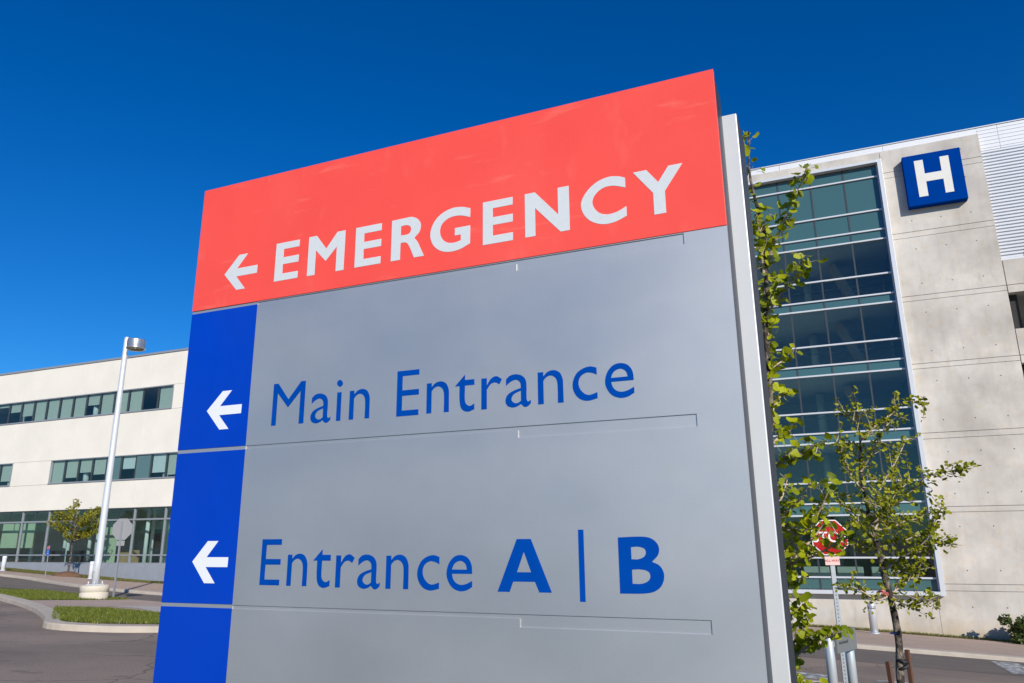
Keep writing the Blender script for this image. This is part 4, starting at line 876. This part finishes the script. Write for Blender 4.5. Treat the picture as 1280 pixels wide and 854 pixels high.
# nearer sapling behind the sign post
r_ = random.Random(11)
tn = empty('ginkgo_sapling', (-.42, 4.3, gz(-.4, 4.3)+.1), 'leafy young ginkgo tree growing right behind the sign post', 'tree')
base = tn.location
main = [tuple(base), (-.43, 4.28, .6), (-.42, 4.25, 1.2)] + NEAR_BR[0]
mp_ = smooth3(main); nr = len(mp_)
mobj('trunk', *tube_geo(mp_, [.022*(1-i/nr)**.9+.0035 for i in range(nr)], 10), M['bark'], tn, (0, 0, 0), True)
NB = NEAR_BR + [[(-.86-x, 2*4.24-y+.1, z+.05) for x, y, z in b_] for b_ in NEAR_BR[1:13]]      # limbs on the far side too
tg, items = [], []
items += spur_leaves(r_, smooth3(NEAR_BR[0])[6:], .03, 1, 3, .040, .07)
for bi, bpts in enumerate(NB[1:], 1):
    if bi == 14: continue
    st_ = .024 if bi < 7 else .027
    sp_ = smooth3(bpts); n_ = len(sp_); tg.append(tube_geo(sp_, [.0065*(1-i/n_)+.002 for i in range(n_)], 6))
    items += spur_leaves(r_, sp_, st_, 2, 4, .036, .052)
    for tw in twigs(r_, sp_, .12, .11, .6):
        tg.append(tube_geo(tw, [.003, .0025, .0015], 5)); items += spur_leaves(r_, tw, .038, 1, 3, .034, .042)
# petioles
for c, s, p in items: tg.append(tube_geo([p, (p+c)/2+Vector((0, 0, .004)), c], .0011, 3))
V_, F_ = join(tg); mobj('branch', V_, F_, M['twig'], tn, (0, 0, 0), True)
def score(it):
    c = it[0]; px = (c.x+.30+(c.z-1.6)*.02); return it[1]/c.y + (.01 if c.x > -.24 else 0)
items.sort(key=score, reverse=True)
V_, F_ = [], []; build_leaves(r_, items[300:], V_, F_)
crown = mobj('crown', V_, F_, M['leaf'], tn, (0, 0, 0), True); crown['kind'] = 'stuff'
LM = [mesh('leaf', v, f, M['leaf'], True) for v, f in LV]
for c, s, p in items[:300]:
    o = bpy.data.objects.new('leaf', LM[r_.randrange(4)]); COL.objects.link(o); o.parent = crown
    o.matrix_local = Matrix.Translation(c-wloc(crown)) @ (rand_rot(r_) @ Matrix.Scale(s, 3)).to_4x4()

# staked sapling by the road
r_ = random.Random(23)
fz = gz(.36, 7.3)+.1
tf_ = empty('ginkgo_sapling', (.36, 7.3, fz), 'staked young ginkgo tree with wrapped trunk standing before the glass tower', 'tree')
main = [(.36, 7.3, fz-.05), (.35, 7.3, .0)] + FAR_BR[0]; mp_ = smooth3(main); nr = len(mp_)
def tr(i):
    u = i/nr; return .034*(1-u)**.8*(.72 if u > .6 else 1)+.003
mobj('trunk', *tube_geo(mp_, [tr(i)*r_.uniform(.93, 1.07) for i in range(nr)], 12), M['bark'], tf_, (0, 0, 0), True)
tg, items = [], []
items += spur_leaves(r_, smooth3(FAR_BR[0])[14:], .04, 1, 3, .037, .06)
for bi, bpts in enumerate(FAR_BR[1:]):
    sp_ = smooth3(bpts); n_ = len(sp_); tg.append(tube_geo(sp_, [.0075*(1-i/n_)+.0022 for i in range(n_)], 6))
    items += spur_leaves(r_, sp_[2:], .022, 2, 4, .028, .055)
    for tw in twigs(r_, sp_, .055, .17, .75):
        tg.append(tube_geo(tw, [.004, .003, .0015], 5)); items += spur_leaves(r_, tw, .03, 1, 3, .027, .04)
V_, F_ = join(tg); mobj('branch', V_, F_, M['twig'], tf_, (0, 0, 0), True)
V_, F_ = [], []; build_leaves(r_, items, V_, F_)
o = mobj('crown', V_, F_, M['leaf_f'], tf_, (0, 0, 0), True); o['kind'] = 'stuff'
# wraps on the trunk
def ring(name, c, r, w, m, parent, tilt=(0, 0)):
    pts = [(c[0]+r*math.cos(a), c[1]+r*math.sin(a), c[2]+tilt[0]*math.cos(a)+tilt[1]*math.sin(a)) for a in [2*math.pi*k/20 for k in range(21)]]
    return mobj(name, *tube_geo(pts, w, 8), m, parent, (0, 0, 0), True)
ring('hose_tie', (.352, 7.3, .625), .034, .014, M['rubber'], tf_, (-.01, 0)); ring('hose_tie', (.350, 7.3, .575), .034, .014, M['rubber'], tf_, (.014, 0))
ring('blue_tape', (.317, 7.3, .835), .029, .005, M['tape'], tf_); ring('pink_ribbon', (.255, 7.3, 1.165), .025, .008, M['ribbon'], tf_, (.01, 0))
mobj('pink_ribbon_end', [(.26, 7.265, 1.17), (.31, 7.25, 1.16), (.315, 7.252, 1.135), (.265, 7.266, 1.14)], [(0, 1, 2, 3)], M['ribbon'], tf_)
for (p0, p1, lab) in (((.285, 7.12, fz-.3), (.238, 7.15, .635), 'reddish wooden tree stake wired to the hose loops, the shorter one'), ((.41, 7.42, fz-.3), (.40, 7.4, .70), 'dark wooden tree stake touching the sapling trunk, the taller one')):
    v = Vector(p1)-Vector(p0); st = empty('tree_stake', p0, lab, 'stake')
    l = v.length; o = mobj('stake', *boxes_geo([(-.016, .016, -.016, .016, 0, l)]), M['stake'], st, (0, 0, 0), False, True); o.rotation_euler = v.to_track_quat('Z', 'Y').to_euler()
    e = Vector((.35, 7.3, .59)) - Vector(p0); a = v*((.58-p0[2])/v.z)
    mobj('wire', *tube_geo([a, (a+e)/2+Vector((0, 0, .01)), e], .0025, 5), M['rubber'], st, (0, 0, 0), True, True)

# generic foliage for distant plants
def leaf_cloud(r_, clumps, n, size, m, name, parent):
    c = np.array([q[0] for q in clumps]); rad = np.array([q[1] for q in clumps]); V_, F_ = [], []
    for k in range(n):
        i = r_.randrange(len(clumps)); v = Vector((r_.gauss(0, 1), r_.gauss(0, 1), r_.gauss(0, .8))).normalized()*(r_.random()**.45)
        p = Vector(c[i])+v*rad[i]; mm = rand_rot(r_, .5); s = size*r_.uniform(.5, 1.3); b = len(V_)
        for q in ((-.5, 0, 0), (.1, -.45, .08), (.6, 0, 0), (.1, .45, .08)): V_.append(mm @ Vector(q)*s+p)
        F_.append((b, b+1, b+2, b+3))
    o = mobj(name, V_, F_, m, parent); o['kind'] = 'stuff'; return o
r_ = random.Random(5)
lx, ly = -42.0, 31.95; lzz = gz(lx, ly)+.118
tl = empty('street_tree', (lx, ly, lzz), 'small yellow green street tree in front of glazed ground floor', 'tree')
mobj('trunk', *tube_geo(smooth3([(lx, ly, lzz-.1), (lx+.06, ly, .8), (lx+.05, ly, 1.6), (lx+.1, ly, 2.6), (lx-.05, ly, 3.7)]), [.06-.0032*i for i in range(17)], 8), M['bark'], tl, (0, 0, 0), True)
tg, cl = [], []
for k in range(26):
    h = r_.uniform(1.5, 3.3); a = r_.uniform(0, 2*math.pi); l = r_.uniform(.7, 1.7)*(1.15-abs(h-2.3)*.35)
    p0 = Vector((lx+.06, ly, h)); p2 = p0+Vector((math.cos(a)*l, math.sin(a)*l*.75, l*r_.uniform(.1, .55))); p1 = (p0+p2)/2+Vector((0, 0, -.05))
    tg.append(tube_geo([p0, p1, p2], [.022, .014, .006], 5))
    for t in (.5, .75, 1): cl.append((tuple(p0.lerp(p2, t)), .26*r_.uniform(.6, 1.2)))
for z in (3.4, 3.8, 4.05): cl.append(((lx-.05, ly, z), .25))
V_, F_ = join(tg); mobj('branch', V_, F_, M['bark'], tl, (0, 0, 0), True)
leaf_cloud(r_, cl, 4000, .10, M['leaf_l'], 'crown', tl)
V_, F_ = lathe_geo([(.85, -.05), (.7, .10), (.4, .22), (.1, .25)], 18)
V_ = [(v[0]*(1+.1*math.sin(i)), v[1], v[2]*(1+.15*math.cos(i*2.3))) for i, v in enumerate(V_)]
tag(mobj('mulch_mound', V_, F_, M['mulch'], None, (lx, ly-.05, lzz), True), 'brown mulch mound at the foot of the small street tree', 'mulch')
bx, by = 5.95, 33.1; bz = gz(bx, by)+.1
bush = empty('bush', (bx, by, bz), 'dark green bush at the foot of the concrete wall', 'bush')
cl = [((bx+r_.gauss(0, .38), by+r_.gauss(0, .28), bz+abs(r_.gauss(.38, .22))), .24) for _ in range(46)]
tg = [tube_geo([(bx+r_.gauss(0, .1), by, bz-.05), (bx+r_.gauss(0, .3), by+r_.gauss(0, .2), bz+r_.uniform(.5, 1.0))], [.015, .005], 5) for _ in range(14)]
V_, F_ = join(tg); mobj('stem', V_, F_, M['bark'], bush)
leaf_cloud(r_, cl, 5200, .11, M['leaf_b'], 'foliage', bush)
